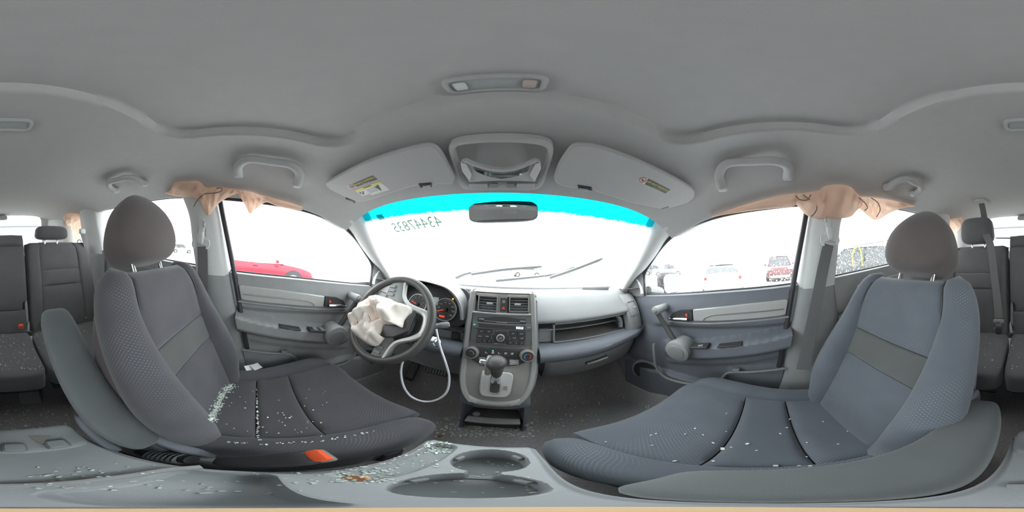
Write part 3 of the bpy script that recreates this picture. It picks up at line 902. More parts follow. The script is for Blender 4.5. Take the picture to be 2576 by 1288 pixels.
# kick panels closing the footwells at the sides
for sg in (-1, 1):
    mb = MB()
    mb.grid([[(sg*(0.70 - 0.02*sstep(0.75, 1.05, y)), y, z) for y in (0.785, 0.82, 0.88, 0.95, 1.10)] for z in (0.02, 0.2, 0.45, 0.62, 0.80)])
    mb.grid([[(sg*x, y, z) for x in (0.66, 0.86)] for y, z in ((0.70, 0.83), (1.10, 0.79), (1.10, 0.0))])
    o = obj('kick_panel', mb, M['dark_plastic'], parent=D)
M['slat'] = plain('vent_slat', (0.17, 0.172, 0.172), 0.5, var=0.05, bump=0)
def vent(c, ex, ey, w, h, n, parent, tabx=0.0, name='air_vent', fr='warm_silver'):
    F = frame(c, ex, ey)
    mb = MB(); O = rrect(w, h, 0.006, 3); I = rrect(w - 0.008, h - 0.008, 0.004, 3)
    mb.grid([[F @ Vector((x, y, z)) for x, y in L_] for L_, z in ((O, -0.03), (O, 0.0), (I, 0.001), (I, -0.03))], cv=True)
    v = obj(name, mb, M[fr], parent=parent, smooth=30)
    mb = MB(); mb.add([F @ Vector((x, y, -0.028)) for x, y in I], [tuple(range(len(I)))]); obj('duct', mb, M['black'], parent=v, fix=False)
    for i in range(n):
        y = -h/2 + h*(i + 0.5)/n
        mb = MB(); mb.box((0, 0, 0), (w - 0.009, 0.0026, 0.012), Matrix.Rotation(0.25, 3, 'X')); mb.xf(F @ Matrix.Translation((0, y, -0.008)))
        obj('slat', mb, M['slat'], parent=v)
    mb = MB(); mb.rcube((0.026, 0.008, 0.012), 6, 3); mb.xf(F @ Matrix.Translation((tabx, 0.0, 0.0))); obj('tab', mb, M['silver'], parent=v)
    return v
# end caps with the outer vents
for sg in (-1, 1):
    pr = [(0.755,0.796),(0.728,0.775),(0.700,0.740),(0.682,0.70),(0.668,0.65),(0.660,0.602)]
    mb = MB(); rows = []
    for y, z in pr:
        rows.append([(sg*x, y + dy - 0.006, z) for x, dy in ((0.596, 0.03), (0.600, -0.004), (0.62, -0.008), (0.66, -0.004), (0.70, 0.012), (0.718, 0.03), (0.724, 0.07))])
    mb.grid(rows)
    o = obj('end_cap', mb, M['dark_plastic'], parent=D, smooth=50)
    vent((sg*0.652, 0.682, 0.722), (1, sg*0.20, 0), (0, 0.42, 0.9), 0.074, 0.088, 7, D, 0.012*sg, fr='dark_plastic')

# ---- instrument hood and cluster
mb = MB(); rows = []
arch = [(-0.575,0.700),(-0.565,0.775),(-0.525,0.835),(-0.45,0.863),(-0.36,0.870),(-0.28,0.862),(-0.225,0.848),(-0.185,0.815),(-0.162,0.770),(-0.152,0.715)]
A = [(p.x, p.y) for p in spline([(a, b, 0) for a, b in arch], 40)]
for y, f in ((0.95, 0.35), (0.88, 0.62), (0.80, 0.86), (0.72, 0.98), (0.665, 1.0), (0.648, 0.995), (0.643, 0.975)):
    rows.append([(lerp(-0.36, x, 0.97 + 0.03*f), y - 0.010*max(0, 1 - abs(x + 0.36)/0.2)*f, lerp(0.70, z, 1) - (1 - f)*max(0.0, z - 0.80)*0.9) for x, z in A])
for y, s_ in ((0.645, 0.95), (0.68, 0.92), (0.76, 0.86)):
    rows.append([(lerp(-0.36, x, s_), y, lerp(0.72, z, s_)) for x, z in A])
mb.grid(rows)
o = obj('instrument_hood', mb, M['dark_plastic'], parent=D, smooth=50)

G = thing('instrument_cluster', 'lit instrument cluster with two round gauges under the dash hood', 'instrument cluster', (-0.335, 0.74, 0.74))
Fc = frame((-0.335, 0.735, 0.745), (1, 0, 0), (0, 0.30, 0.95))
mb = MB(); mb.prism([Fc @ Vector((x, y, 0)) for x, y in rrect(0.36, 0.19, 0.05, 5)], (0, 0.012, 0.0)); obj('face_panel', mb, M['rubber'], parent=G)
red = plain('lit_red_needle', (0.9, 0.06, 0.03), 0.4, var=0, bump=0, emit=(1.0, 0.10, 0.04), estr=0.10)
amber = plain('lit_amber_lamp', (1.0, 0.5, 0.1), 0.4, var=0, bump=0, emit=(1.0, 0.42, 0.05), estr=0.35)
green = plain('lit_green_lamp', (0.1, 0.8, 0.4), 0.4, var=0, bump=0, emit=(0.15, 1.0, 0.45), estr=0.25)
lcd = plain('pale_display', (0.35, 0.38, 0.38), 0.3, var=0, bump=0, emit=(0.7, 0.8, 0.85), estr=0.03)
dial = plain('dark_dial', (0.055, 0.053, 0.052), 0.5, var=0.1, bump=0)
Fi = Fc.inverted()
def gauge(u, v, r, nums, a0, a1, ang):
    p = at(u, v, y=0.728); q = Fi @ p
    F = Fc @ Matrix.Translation((q.x, q.y, 0))
    mb = MB(); mb.grid([[F @ Vector((rr*math.cos(2*PI*k/40), rr*math.sin(2*PI*k/40), z)) for k in range(40)] for rr, z in ((r*1.04, 0.0), (r*1.03, 0.010), (r*0.97, 0.010), (r*0.96, 0.002))], cv=True)
    g_ = obj('gauge_ring', mb, M['silver'], parent=G)
    mb = MB(); mb.add([F @ Vector((r*math.cos(2*PI*k/40), r*math.sin(2*PI*k/40), 0.002)) for k in range(40)], [tuple(range(40))]); obj('dial', mb, dial, parent=g_, fix=False)
    mb = MB()
    for i in range(41):
        a = lerp(a0, a1, i/40); l = 0.10 if i % 5 else 0.16
        c, s_ = math.cos(a), math.sin(a)
        P = [(r*(0.93), -0.0006), (r*(0.93), 0.0006), (r*(0.93 - l), 0.0006), (r*(0.93 - l), -0.0006)]
        mb.add([F @ Vector((x*c - y*s_, x*s_ + y*c, 0.0026)) for x, y in P], [(0,1,2,3)])
    o = obj('tick_marks', mb, M['print'], parent=g_, fix=False); o['kind'] = 'stuff'
    for i, tx in enumerate(nums):
        a = lerp(a0, a1, i/(len(nums) - 1))
        text_mesh('numeral', tx, r*0.19, M['print'], F @ Matrix.Translation((r*0.66*math.cos(a), r*0.66*math.sin(a), 0.003)), parent=g_, depth=0.0002)
    c, s_ = math.cos(ang), math.sin(ang)
    mb = MB(); mb.prism([F @ Vector((x*c - y*s_, x*s_ + y*c, 0.006)) for x, y in ((0, -0.0022), (r*0.86, -0.0008), (r*0.86, 0.0008), (0, 0.0022))], F.to_3x3() @ Vector((0, 0, 0.0015))); obj('needle', mb, red, parent=g_)
    mb = MB(); mb.lathe([(0.009,0.002),(0.009,0.008),(0.006,0.010)], F @ Vector((0,0,0)), F.to_3x3() @ Vector((0,0,1)), 18); obj('needle_hub', mb, M['black'], parent=g_)
    return F
d2r = math.radians
F1 = gauge(1051, 765, 0.054, list('012345678'), d2r(225), d2r(-45), d2r(168))
F2 = gauge(1121, 779, 0.056, ['0','20','40','60','80','100','120','140'], d2r(205), d2r(-40), d2r(197))
mb = MB(); mb.box((0,0,0), (0.028, 0.009, 0.001)); mb.xf(F2 @ Matrix.Translation((-0.012, -0.036, 0.003))); o = obj('odometer', mb, red, parent=G); o['label'] = 'glowing red odometer figures'
mb = MB(); mb.lathe([(0.004,0),(0.004,0.002)], F2 @ Vector((0.028,0.058,0.002)), Fc.to_3x3() @ Vector((0,0,1)), 10); o = obj('warning_lamp', mb, amber, parent=G); o['label'] = 'amber warning lamp'
mb = MB(); mb.box((0,0,0), (0.005,0.005,0.001)); mb.xf(F1 @ Matrix.Translation((0.022, 0.004, 0.003))); obj('warning_lamp', mb, red, parent=G)
q = Fi @ at(1094, 757, y=0.728)
mb = MB(); mb.box((0,0,0), (0.030, 0.040, 0.003)); mb.xf(Fc @ Matrix.Translation((q.x, q.y, 0.003))); o = obj('trip_display', mb, lcd, parent=G, bevel=0.001); o['label'] = 'pale lit trip display'

# ================================================================== CENTRE CONSOLE
def ys(z): return interp([(0.25,0.500),(0.33,0.497),(0.38,0.512),(0.43,0.537),(0.48,0.567),(0.52,0.594),(0.56,0.615),(0.62,0.632),(0.70,0.648),(0.83,0.668),(0.87,0.68)], z)
def st(u, v, off=0.0):
    """point on the face of the centre console seen at a photo position, lifted off the face"""
    y = 0.62
    for _ in range(40):
        p = at(u, v, y=y)
        y = 0.5*y + 0.5*(ys(p.z) - off)
    return at(u, v, y=y)
def stn(z):
    d = (ys(z + 0.005) - ys(z - 0.005))/0.01
    return Vector((0, -1, d)).normalized()
def stF(p):
    n = stn(p.z)
    return frame(p, (1, 0, 0), Vector((0, -n.y*0 + n.z, -n.y)).normalized() if False else n.cross(Vector((1, 0, 0))))
M['rail'] = plain('satin_grey_rail', (0.36, 0.355, 0.34), 0.4, metal=0.3, var=0.04, bump=0.05)
K = thing('center_console', 'silver edged centre console rising from the floor to the dash vents', 'console', (0, 0.60, 0.10))
def kw(z): return interp([(0.365,0.060),(0.38,0.075),(0.41,0.098),(0.45,0.116),(0.50,0.128),(0.56,0.134),(0.62,0.136),(0.72,0.134),(0.835,0.130)], z)
mb = MB(); rows = []
for k in range(40):
    z = 0.842 - (0.842 - 0.365)*k/39
    w = kw(z) - 0.004
    y = ys(z) + 0.004
    if 0.752 < z < 0.832: y += 0.040
    rows.append([(-w, y + 0.10, z), (-w, y + 0.003, z)] + [(lerp(-w, w, i/10), y, z) for i in range(11)] + [(w, y + 0.003, z), (w, y + 0.10, z)])
rows = [[(p[0], p[1] + 0.10 if 2 <= i <= 12 else p[1], p[2] + 0.004) for i, p in enumerate(rows[0])]] + rows
mb.grid(rows)
o = obj('fascia', mb, M['warm_silver'], parent=K, smooth=50); o['label'] = 'grey silver face panel'
# dark side shells and rounded nose underneath
mb = MB(); rows = []
for k in range(36):
    z = 0.80 - 0.75*k/35
    w = (kw(z) + 0.016 if z > 0.38 else lerp(0.085, 0.105, sstep(0.38, 0.30, z)))
    y = (ys(z) + 0.012) if z > 0.37 else 0.512 + 0.05*sstep(0.345, 0.30, z)
    if z <= 0.40: w = max(w, 0.112)
    ring = []
    for q in range(13):
        t_ = q/12; a = PI*t_
        ring.append((-w*math.cos(a)*1.0 if abs(math.cos(a)) < 0.98 else -w*math.cos(a), y + 0.028*(1 - math.sin(a)**0.5) if z < 0.42 else y + 0.02*(1 - math.sin(a)**0.3), z))
    if z < 0.285: ring = [(x, yy_ + (0.085 if abs(x) < 0.80*w else 0.0), zz_) for x, yy_, zz_ in ring]
    rows.append([(-w - 0.008, 0.86, z)] + [(-w - 0.004, y + 0.09, z)] + ring + [(w + 0.004, y + 0.09, z)] + [(w + 0.008, 0.86, z)])
mb.grid(rows)
o = obj('side_shell', mb, M['blue_plastic'], parent=K, smooth=60)
mb = MB()
mb.grid([[(x, y, z) for x in [-0.088 + 0.176*i/8 for i in range(9)]] for y, z in ((0.56,0.300),(0.66,0.285),(0.66,0.19),(0.58,0.165),(0.565,0.15),(0.60,0.03))])
o = obj('cubby', mb, M['black'], parent=K, smooth=40)
mb = MB(); mb.frame_box((-0.086,0.540,0.166), (0.172,0,0), (0,0.04,0), (0,0,0.012)); obj('cubby_lip', mb, M['dark_plastic'], parent=o, bevel=0.004)
mb = MB(); mb.frame_box((-0.075,0.60,0.235), (0.16,0,0), (0,0.03,0), (0,0,0.006)); obj('cubby_shelf', mb, M['dark_plastic'], parent=o, bevel=0.002)
mb = MB(); mb.lathe([(0.010,0),(0.012,0.004),(0.012,0.012)], (-0.055,0.575,0.215), (0,-1,0.2), 16); obj('power_socket', mb, M['dash_top'], parent=o)
# side rails
for sg in (-1, 1):
    P = [Vector((sg*(kw(z)), ys(z) - 0.004, z)) for z in [0.842 - 0.462*i/29 for i in range(30)]]
    mb = MB(); rows = []
    for p in P:
        wd = lerp(0.020, 0.017, (0.84 - p.z)/0.46)
        rows.append([(p.x + sg*0.006, p.y + 0.03, p.z), (p.x + sg*0.004, p.y + 0.004, p.z), (p.x - sg*0.002, p.y - 0.003, p.z), (p.x - sg*wd*0.8, p.y - 0.001, p.z), (p.x - sg*wd, p.y + 0.010, p.z)])
    mb.grid(rows)
    obj('side_rail', mb, M['rail'], parent=K, smooth=50)
mb = MB(); rows = []
for i in range(25):
    t_ = -1 + 2*i/24
    x = 0.080*t_
    zb = 0.372 + 0.016*abs(t_)**3
    rows.append([(x, ys(zb) + 0.02, zb - 0.012), (x, ys(zb) - 0.004, zb - 0.006), (x, ys(zb) - 0.006, zb), (x*0.96, ys(zb + 0.014) - 0.004, zb + 0.013), (x*0.95, ys(zb + 0.016) + 0.006, zb + 0.016)])
mb.grid(rows); obj('bottom_rail', mb, M['rail'], parent=K, smooth=50)
# vents and hazard switch
def at_face(u, v, off=0.0): return st(u, v, off)
for (uu, vv, tx) in ((1227, 763, 0.008), (1306, 766, -0.006)):
    p = st(uu, vv, 0.004)
    vent(p, (1, 0, 0), stn(p.z).cross(Vector((1, 0, 0))), 0.080, 0.066, 6, K, tx)
for xa, xb in ((-0.130, -0.108), (-0.022, 0.021), (0.107, 0.130)):
    mb = MB(); mb.grid([[(xa, ys(z) + 0.045, z), (xa, ys(z) - 0.001, z), (xb, ys(z) - 0.001, z), (xb, ys(z) + 0.045, z)] for z in (0.748, 0.79, 0.838)]); obj('vent_post', mb, M['warm_silver'], parent=K)
mb = MB(); mb.grid([[(-0.138, y, z), (0.138, y, z)] for y, z in ((ys(0.827) + 0.04, 0.827), (ys(0.827) - 0.001, 0.827), (ys(0.838) + 0.0, 0.836), (0.70, 0.843), (0.78, 0.838))]); obj('vent_brow', mb, M['warm_silver'], parent=K)
p0, p1 = st(1199, 786), st(1338, 790)
mb = MB(); zc = (p0.z + p1.z)/2
mb.frame_box((-0.117, ys(zc) - 0.006, zc - 0.004), (0.234, 0, 0), (0, 0.02, 0), (0, 0, 0.008)); obj('vent_sill', mb, M['silver'], parent=K, bevel=0.002)
p = st(1267, 767, 0.002); F = stF(p)
mb = MB(); mb.prism([F @ Vector((x, y, -0.004)) for x, y in rrect(0.027, 0.058, 0.004)], F.to_3x3() @ Vector((0, 0, 0.008))); hz = obj('hazard_switch', mb, M['black'], parent=K)
mb = MB(); mb.prism([F @ Vector((x, y - 0.012, 0.004)) for x, y in ((-0.007, -0.006), (0.007, -0.006), (0, 0.007))], F.to_3x3() @ Vector((0, 0, 0.001))); o = obj('warning_triangle', mb, plain('hazard_red', (0.75, 0.06, 0.05), 0.5, var=0, bump=0), parent=hz); o['label'] = 'red hazard triangle'
mb = MB(); mb.prism([F @ Vector((x, y + 0.014, 0.004)) for x, y in rrect(0.012, 0.012, 0.002)], F.to_3x3() @ Vector((0, 0, 0.001))); obj('sensor_window', mb, M['warm_silver'], parent=hz)

# ---- car stereo
M['radio'] = plain('grey_green_radio_plastic', (0.125, 0.135, 0.132), 0.5, var=0.08, bump=0.15)
S = thing('car_stereo', 'black car stereo with disc slot and many small buttons below the centre vents', 'stereo', (0, 0.66, 0.60))
def face_poly(name, uvs, mat, parent, th=0.004, off=0.0, rnd=0.0, bev=0.0):
    P = [st(u, v) for u, v in uvs]
    n = stn(sum(p.z for p in P)/len(P))
    P = [p + n*off for p in P]
    if rnd: P = smooth_poly(P, 3, rnd)
    mb = MB(); mb.prism([p - n*0.003 for p in P], n*(th + 0.003))
    return obj(name, mb, mat, parent=parent, bevel=bev)
def face_text(name, s, u, v, size, mat, parent, off):
    p = st(u, v); n = stn(p.z); F = stF(p + n*off)
    return text_mesh(name, s, size, mat, F, parent=parent, depth=0.0002)
face_poly('faceplate', [(1191,785),(1339,789),(1338,862),(1324,872),(1300,874),(1200,866),(1183,860)], M['radio'], S, 0.002)
face_poly('disc_panel', [(1203,797),(1222,798),(1250,796),(1275,797),(1300,801),(1323,803),(1323,815),(1202,808)], M['black'], S, 0.004)
face_poly('disc_slot', [(1218,805.5),(1308,811),(1308,812),(1218,806.5)], M['dash_top'], S, 0.006)
for uvs in ([(1205,800),(1218,801),(1218,804),(1205,803)], [(1308,806),(1322,807),(1322,810),(1308,809)]): face_poly('button', uvs, M['dash_top'], S, 0.007, bev=0.001)
dpb = face_poly('display_bar', [(1190,808),(1336,816),(1335,830),(1190,823)], M['radio'], S, 0.008, bev=0.0015)
face_poly('display_window', [(1205,812),(1321,818.5),(1320,828.5),(1205,821.5)], M['black'], dpb, 0.009)
wl = plain('lit_clock_segment', (0.85, 0.88, 0.9), 0.4, var=0, bump=0, emit=(1, 1, 1), estr=0.08)
face_poly('clock_panel', [(1298,820.5),(1316.5,821.5),(1316,827.5),(1298,826.5)], wl, dpb, 0.0098)
face_text('clock_time', '1137', 1307, 824, 0.0105, M['black'], dpb, 0.0103)
face_text('power_symbol', 'O', 1194.5, 815.5, 0.010, green, dpb, 0.0085)
face_text('button_print', 'TITLE', 1330, 823, 0.0055, M['print'], dpb, 0.0085)
face_text('panel_print', '6 DISC CD CHANGER', 1262, 811, 0.0042, M['print'], S, 0.0085)
def row(v0, v1, u0, u1, tilt, n, h, labels, skip=()):
    for i in range(n):
        if i in skip: continue
        a, b = lerp(u0, u1, i/n) + 0.6, lerp(u0, u1, (i+1)/n) - 0.6
        va = v0 + tilt*((a + b)/2 - u0)/(u1 - u0)
        o = face_poly('button', [(a, va), (b, va + 0.3), (b, va + h + 0.3), (a, va + h)], M['black'], S, 0.006, bev=0.001)
        if labels[i]: face_text('button_print', labels[i], (a + b)/2, va + h/2, 0.0062, M['print'], o, 0.0068)
row(826.5, 0, 1202, 1240, 1.0, 2, 12, ['FM', 'AM'])
row(832, 0, 1280, 1322, 1.4, 2, 12, ['CD', 'AUX'])
row(840, 0, 1199, 1235, 1.0, 2, 9.5, ['SCAN', 'A.SEL'])
row(844.5, 0, 1285, 1322, 1.2, 2, 10, ['RPT', 'SKIP'])
row(851, 0, 1199, 1239, 1.4, 3, 10, ['1', '2', '3'])
row(856, 0, 1277, 1320, 1.2, 3, 10, ['4', '5', '6'])
face_poly('selector_panel', [(1246,831),(1276,833),(1277,843),(1284,844),(1284,855),(1276,855),(1277,864),(1243,862),(1243,852),(1236,851),(1236,841),(1244,841)], M['rubber'], S, 0.007, bev=0.001)
for uvs in ([(1246,831),(1276,832.6),(1276,834.6),(1246,833)], [(1243,862),(1273,863.6),(1273,865.4),(1243,864)], [(1235.5,840.5),(1237.5,840.6),(1237.5,851.5),(1235.5,851.5)], [(1281.5,843.5),(1284,843.5),(1283,854.5),(1281,854.5)]):
    face_poly('selector_edge', uvs, M['chrome'], S, 0.009)
p = st(1259.5, 848.5); n = stn(p.z)
mb = MB(); mb.lathe([(0.016,0),(0.0155,0.016),(0.0145,0.018),(0.012,0.018),(0.0115,0.016),(0.001,0.0165)], p, n, 26); kn = obj('volume_knob', mb, M['silver'], parent=S)
mb = MB(); mb.lathe([(0.0112,0.0165),(0.0108,0.0185),(0.001,0.0185)], p, n, 22); obj('knob_face', mb, M['black'], parent=kn)
text_mesh('knob_print', 'VOL', 0.006, M['print'], stF(p + n*0.019) @ Matrix.Translation((0, 0.003, 0)), parent=kn, depth=0.0002)
text_mesh('knob_print', 'SELECT', 0.0045, M['print'], stF(p + n*0.019) @ Matrix.Translation((0, -0.003, 0)), parent=kn, depth=0.0002)

# ---- climate controls
Cc = thing('climate_panel', 'black climate panel with two round knobs above the gear lever', 'climate controls', (0, 0.62, 0.52))
face_poly('control_plate', [(1196,871),(1318,878),(1322,912),(1300,919),(1265,922),(1225,919),(1200,912),(1180,900),(1180,876)], M['black'], Cc, 0.003, bev=0.002)
face_poly('button_strip', [(1205,875),(1310,880.5),(1310,899),(1205,894)], M['rubber'], Cc, 0.006, bev=0.0015)
for i in range(5):
    u = 1224.5 + 16*i; v = 885.6 + 0.85*i
    p = st(u, v); n = stn(p.z); F = stF(p + n*0.0065)
    mb = MB()
    mb.prism([F @ Vector((a, b, 0)) for a, b in ((-0.004,-0.004),(0.003,-0.004),(0.004,-0.002),(-0.002,-0.002),(-0.003,0.004),(-0.005,0.004))], n*0.0004)
    if i in (1, 3, 4): mb.prism([F @ Vector((a, b, 0)) for a, b in ((-0.001,0.0),(0.004,0.0),(0.005,0.004),(-0.001,0.004))], n*0.0004)
    obj('airflow_symbol', mb, M['print'], parent=Cc)
p = st(1240.5, 881.5); n = stn(p.z)
mb = MB(); mb.lathe([(0.0025,0.005),(0.0025,0.008),(0.001,0.009)], p, n, 10); o = obj('indicator_lamp', mb, green, parent=Cc); o['label'] = 'lit green indicator'
for uvs, s_ in (([(1205,898),(1222,899),(1222,914),(1205,911)], 'A/C'), ([(1282,904.5),(1305,905),(1305,917),(1282,918)], 'REAR')):
    o = face_poly('button', uvs, M['dark_plastic'], Cc, 0.006, bev=0.0015)
    face_text('button_print', s_, sum(q[0] for q in uvs)/4, sum(q[1] for q in uvs)/4, 0.0055, M['print'], o, 0.0066)
blue_p = plain('cold_blue_print', (0.10, 0.38, 0.62), 0.5, var=0, bump=0)
red_p = plain('hot_red_print', (0.70, 0.08, 0.07), 0.5, var=0, bump=0)
for (u, v, kind) in ((1188, 885.5, 0), (1325.5, 893.5, 1)):
    p = st(u, v); n = stn(p.z)
    mb = MB(); mb.lathe([(0.029,0.0),(0.028,0.012),(0.0255,0.026),(0.024,0.028),(0.0205,0.028),(0.019,0.024),(0.001,0.024)], p, n, 36)
    kn = obj('knob', mb, M['warm_silver'], parent=Cc)
    mb = MB(); mb.lathe([(0.0195,0.024),(0.019,0.0275),(0.001,0.0275)], p, n, 30); obj('knob_face', mb, M['black'], parent=kn)
    F = stF(p + n*0.0279)
    def arc(a0, a1, r0, r1):
        mb = MB(); R_ = [[F @ Vector((r*math.cos(lerp(a0, a1, i/14)), r*math.sin(lerp(a0, a1, i/14)), 0)) for i in range(15)] for r in (r0, r1)]
        mb.grid(R_); return mb
    if kind:
        obj('cold_mark', arc(d2r(95), d2r(235), 0.010, 0.0125), blue_p, parent=kn); obj('hot_mark', arc(d2r(85), d2r(-55), 0.010, 0.0125), red_p, parent=kn)
    else:
        obj('fan_mark', arc(d2r(120), d2r(-20), 0.0105, 0.012), M['print'], parent=kn)

# ---- gear lever
Gr = thing('gear_lever', 'automatic gear lever with black grip on a silver gate plate', 'gear lever', tuple(st(1245, 985)))
P = [st(u, v) for u, v in ((1218,933),(1284,936),(1292,945),(1284,990),(1272,1000),(1214,996),(1206,985),(1210,942))]
n = stn(0.46)
mb = MB(); mb.prism([p - n*0.002 for p in smooth_poly(P, 4, 0.3)], n*0.014); pl = obj('gate_plate', mb, M['silver'], parent=Gr, bevel=0.004)
P = [st(u, v) + n*0.012 for u, v in ((1236,938),(1261,939),(1259,986),(1252,990),(1236,989),(1229,984))]
mb = MB(); mb.prism(smooth_poly(P, 3, 0.2), n*0.002); obj('slot_frame', mb, M['chrome'], parent=Gr, bevel=0.001)
P = [st(u, v) + n*0.0145 for u, v in ((1237,941),(1259,942),(1257,984),(1251,987),(1237,986),(1232,982))]
mb = MB(); mb.prism(smooth_poly(P, 3, 0.2), n*0.0006); obj('slot', mb, M['black'], parent=Gr)
mb = MB(); mb.prism([st(u, v) + n*0.0122 for u, v in ((1267,970),(1277,970.5),(1276,980),(1266,979.5))], n*0.0006); obj('lock_cover', mb, M['warm_silver'], parent=pl)
for i, ch in enumerate('PRND'):
    text_mesh('gate_letter', ch, 0.007, M['dark_plastic'], stF(st(1221 - i*0.8, 957 + i*6.5) + n*0.0124), parent=pl, depth=0.0002)
b0 = st(1247, 962) + n*0.005
b1 = at(1249, 944, y=0.500)
mb = MB(); mb.tube([b0, b0.lerp(b1, 0.5), b1], [0.017, 0.014, 0.012], 16); obj('shaft', mb, M['chrome'], parent=Gr)
c = at(1248, 914, y=0.478)
ax = (c - b1).normalized()
mb = MB()
rings = []
for (t_, rx, ry, dx, dy) in ((0.0,0.013,0.013,0,0),(0.15,0.017,0.017,0,0),(0.4,0.021,0.021,0.0,0),(0.62,0.024,0.026,0.0,-0.002),(0.80,0.029,0.030,0.0,-0.006),(0.92,0.029,0.030,0.002,-0.010),(1.02,0.023,0.025,0.003,-0.013),(1.07,0.010,0.012,0.003,-0.014)):
    q = b1.lerp(b1 + ax*0.098, t_)
    rings.append([q + Vector((dx + rx*math.cos(2*PI*k/20), dy + ry*math.sin(2*PI*k/20)*0.9, ry*0.35*math.sin(2*PI*k/20))) for k in range(20)])
mb.loft(rings)
gk = obj('grip', mb, M['leather'], parent=Gr, smooth=60)
top = b1 + ax*0.078
mb = MB(); mb.lathe([(0.011,0.0),(0.013,-0.003),(0.013,-0.022)], top + Vector((-0.046,-0.006,0.0)), (-1,-0.1,0.1), 16); o = obj('release_button', mb, M['chrome'], parent=gk); o['label'] = 'chrome shift release button'
mb = MB(); mb.rcube((0.020,0.050,0.070), 4, 5, c=top + Vector((-0.020,0.0,-0.014))); obj('grip_insert', mb, M['warm_silver'], parent=gk)
mb = MB(); mb.rcube((0.012,0.018,0.022), 4, 4, c=top + Vector((-0.030,-0.012,-0.045))); obj('overdrive_button', mb, M['print'], parent=gk)

# ================================================================== STEERING WHEEL
WC = Vector((-0.383, 0.464, 0.723)); WA = 0.5693
WN = Vector((0, -math.cos(WA), math.sin(WA))); WY = Vector((0, math.sin(WA), math.cos(WA)))
def W(p, q, h=0.0): return WC + Vector((p, 0, 0)) + WY*q + WN*h
T = thing('steering_wheel', 'black leather steering wheel turned a quarter to the left, its hub burst open', 'steering wheel', tuple(W(0, 0, -0.05)))
mb = MB(); mb.tube([W(0.176*math.cos(2*PI*k/72), 0.176*math.sin(2*PI*k/72)) for k in range(72)], 0.0158, 14, closed=True)
rim = obj('rim', mb, M['leather'], parent=T, smooth=80)
mb = MB(); mb.tube([W(0.161*math.cos(2*PI*k/72), 0.161*math.sin(2*PI*k/72), 0.004) for k in range(72)], 0.0012, 6, closed=True); obj('stitching', mb, M['rubber'], parent=rim)
mb = MB(); mb.rcube((0,0,0), 4, 8, f=lambda a,b,c: W(0.045 + 0.075*a, -0.005 + 0.075*b - 0.02*abs(a)*b, -0.02 + 0.030*c)); obj('hub', mb, M['black'], parent=T, smooth=60)
def spoke(pts, w, h, name, mat, thick=0.010):
    mb = MB(); C_ = spline([Vector((p, q, 0)) for p, q in pts], 14); rings = []
    for i, p in enumerate(C_):
        t_ = (C_[min(i+1, 13)] - C_[max(i-1, 0)]).normalized(); nn = Vector((-t_.y, t_.x, 0))
        ww = lerp(w[0], w[1], i/13)
        rings.append([W(*(p + nn*ww*a)[:2], h + thick*b) for a, b in ((-1,-1),(-1,0.6),(-0.8,1),(0.8,1),(1,0.6),(1,-1))])
    mb.loft(rings); return obj(name, mb, mat, parent=T, smooth=40)
o = spoke([(-0.030,0.165),(-0.026,0.12),(-0.010,0.085),(0.0,0.05)], (0.034,0.040), -0.006, 'spoke', M['dark_plastic'])
for i in range(3):
    mb = MB(); mb.prism([W(-0.050 + 0.022*a + 0.004*i, 0.134 - 0.019*i + 0.008*b, 0.004) for a, b in ((-0.5,-1),(0.9,-0.8),(0.9,0.9),(-0.5,0.8))], WN*0.006); obj('wheel_button', mb, M['dash_top'], parent=o, bevel=0.0015)
o = spoke([(0.045,-0.165),(0.045,-0.125),(0.035,-0.085),(0.02,-0.05)], (0.030,0.040), -0.006, 'spoke', M['dark_plastic'])
for i in range(2):
    mb = MB(); mb.prism([W(0.036 + 0.014*a, -0.140 + 0.020*i + 0.008*b, 0.004) for a, b in ((-1,-1),(1,-0.8),(1,0.9),(-1,0.8))], WN*0.006); obj('wheel_button', mb, M['dash_top'], parent=o, bevel=0.0015)
o = spoke([(0.172,0.0),(0.14,0.0),(0.10,0.0),(0.06,0.0)], (0.050,0.055), -0.014, 'spoke', M['black'])
# silver loop that frames the lower spoke
lp = [(0.008,0.158),(0.020,0.125),(0.032,0.098),(0.062,0.074),(0.100,0.062),(0.142,0.053),(0.158,0.035),(0.163,0.004),(0.158,-0.022),(0.135,-0.044),(0.100,-0.066),(0.082,-0.084),(0.074,-0.115),(0.073,-0.158)]
mb = MB(); C_ = spline([Vector((p, q, 0)) for p, q in lp], 60); rings = []
for i, p in enumerate(C_):
    t_ = (C_[min(i+1, 59)] - C_[max(i-1, 0)]).normalized(); nn = Vector((-t_.y, t_.x, 0))
    ww = 0.0065 + 0.008*math.exp(-((i - 29)/12)**2)
    rings.append([W(*(p + nn*ww*a)[:2], 0.004 + 0.008*b) for a, b in ((-1,-1),(-1,0.5),(-0.6,1),(0.6,1),(1,0.5),(1,-1))])
mb.loft(rings); o = obj('silver_loop', mb, M['silver'], parent=T, smooth=40); o['label'] = 'silver trim looping around the lower spoke'
# flaps of the burst cover
mb = MB(); mb.prism([W(p, q, 0.018) for p, q in ((0.020,-0.032),(0.075,-0.020),(0.110,0.055),(0.118,0.05),(0.120,-0.028),(0.080,-0.065),(0.030,-0.085),(0.024,-0.06))], WN*0.008); obj('burst_cover', mb, M['black'], parent=T, bevel=0.004)
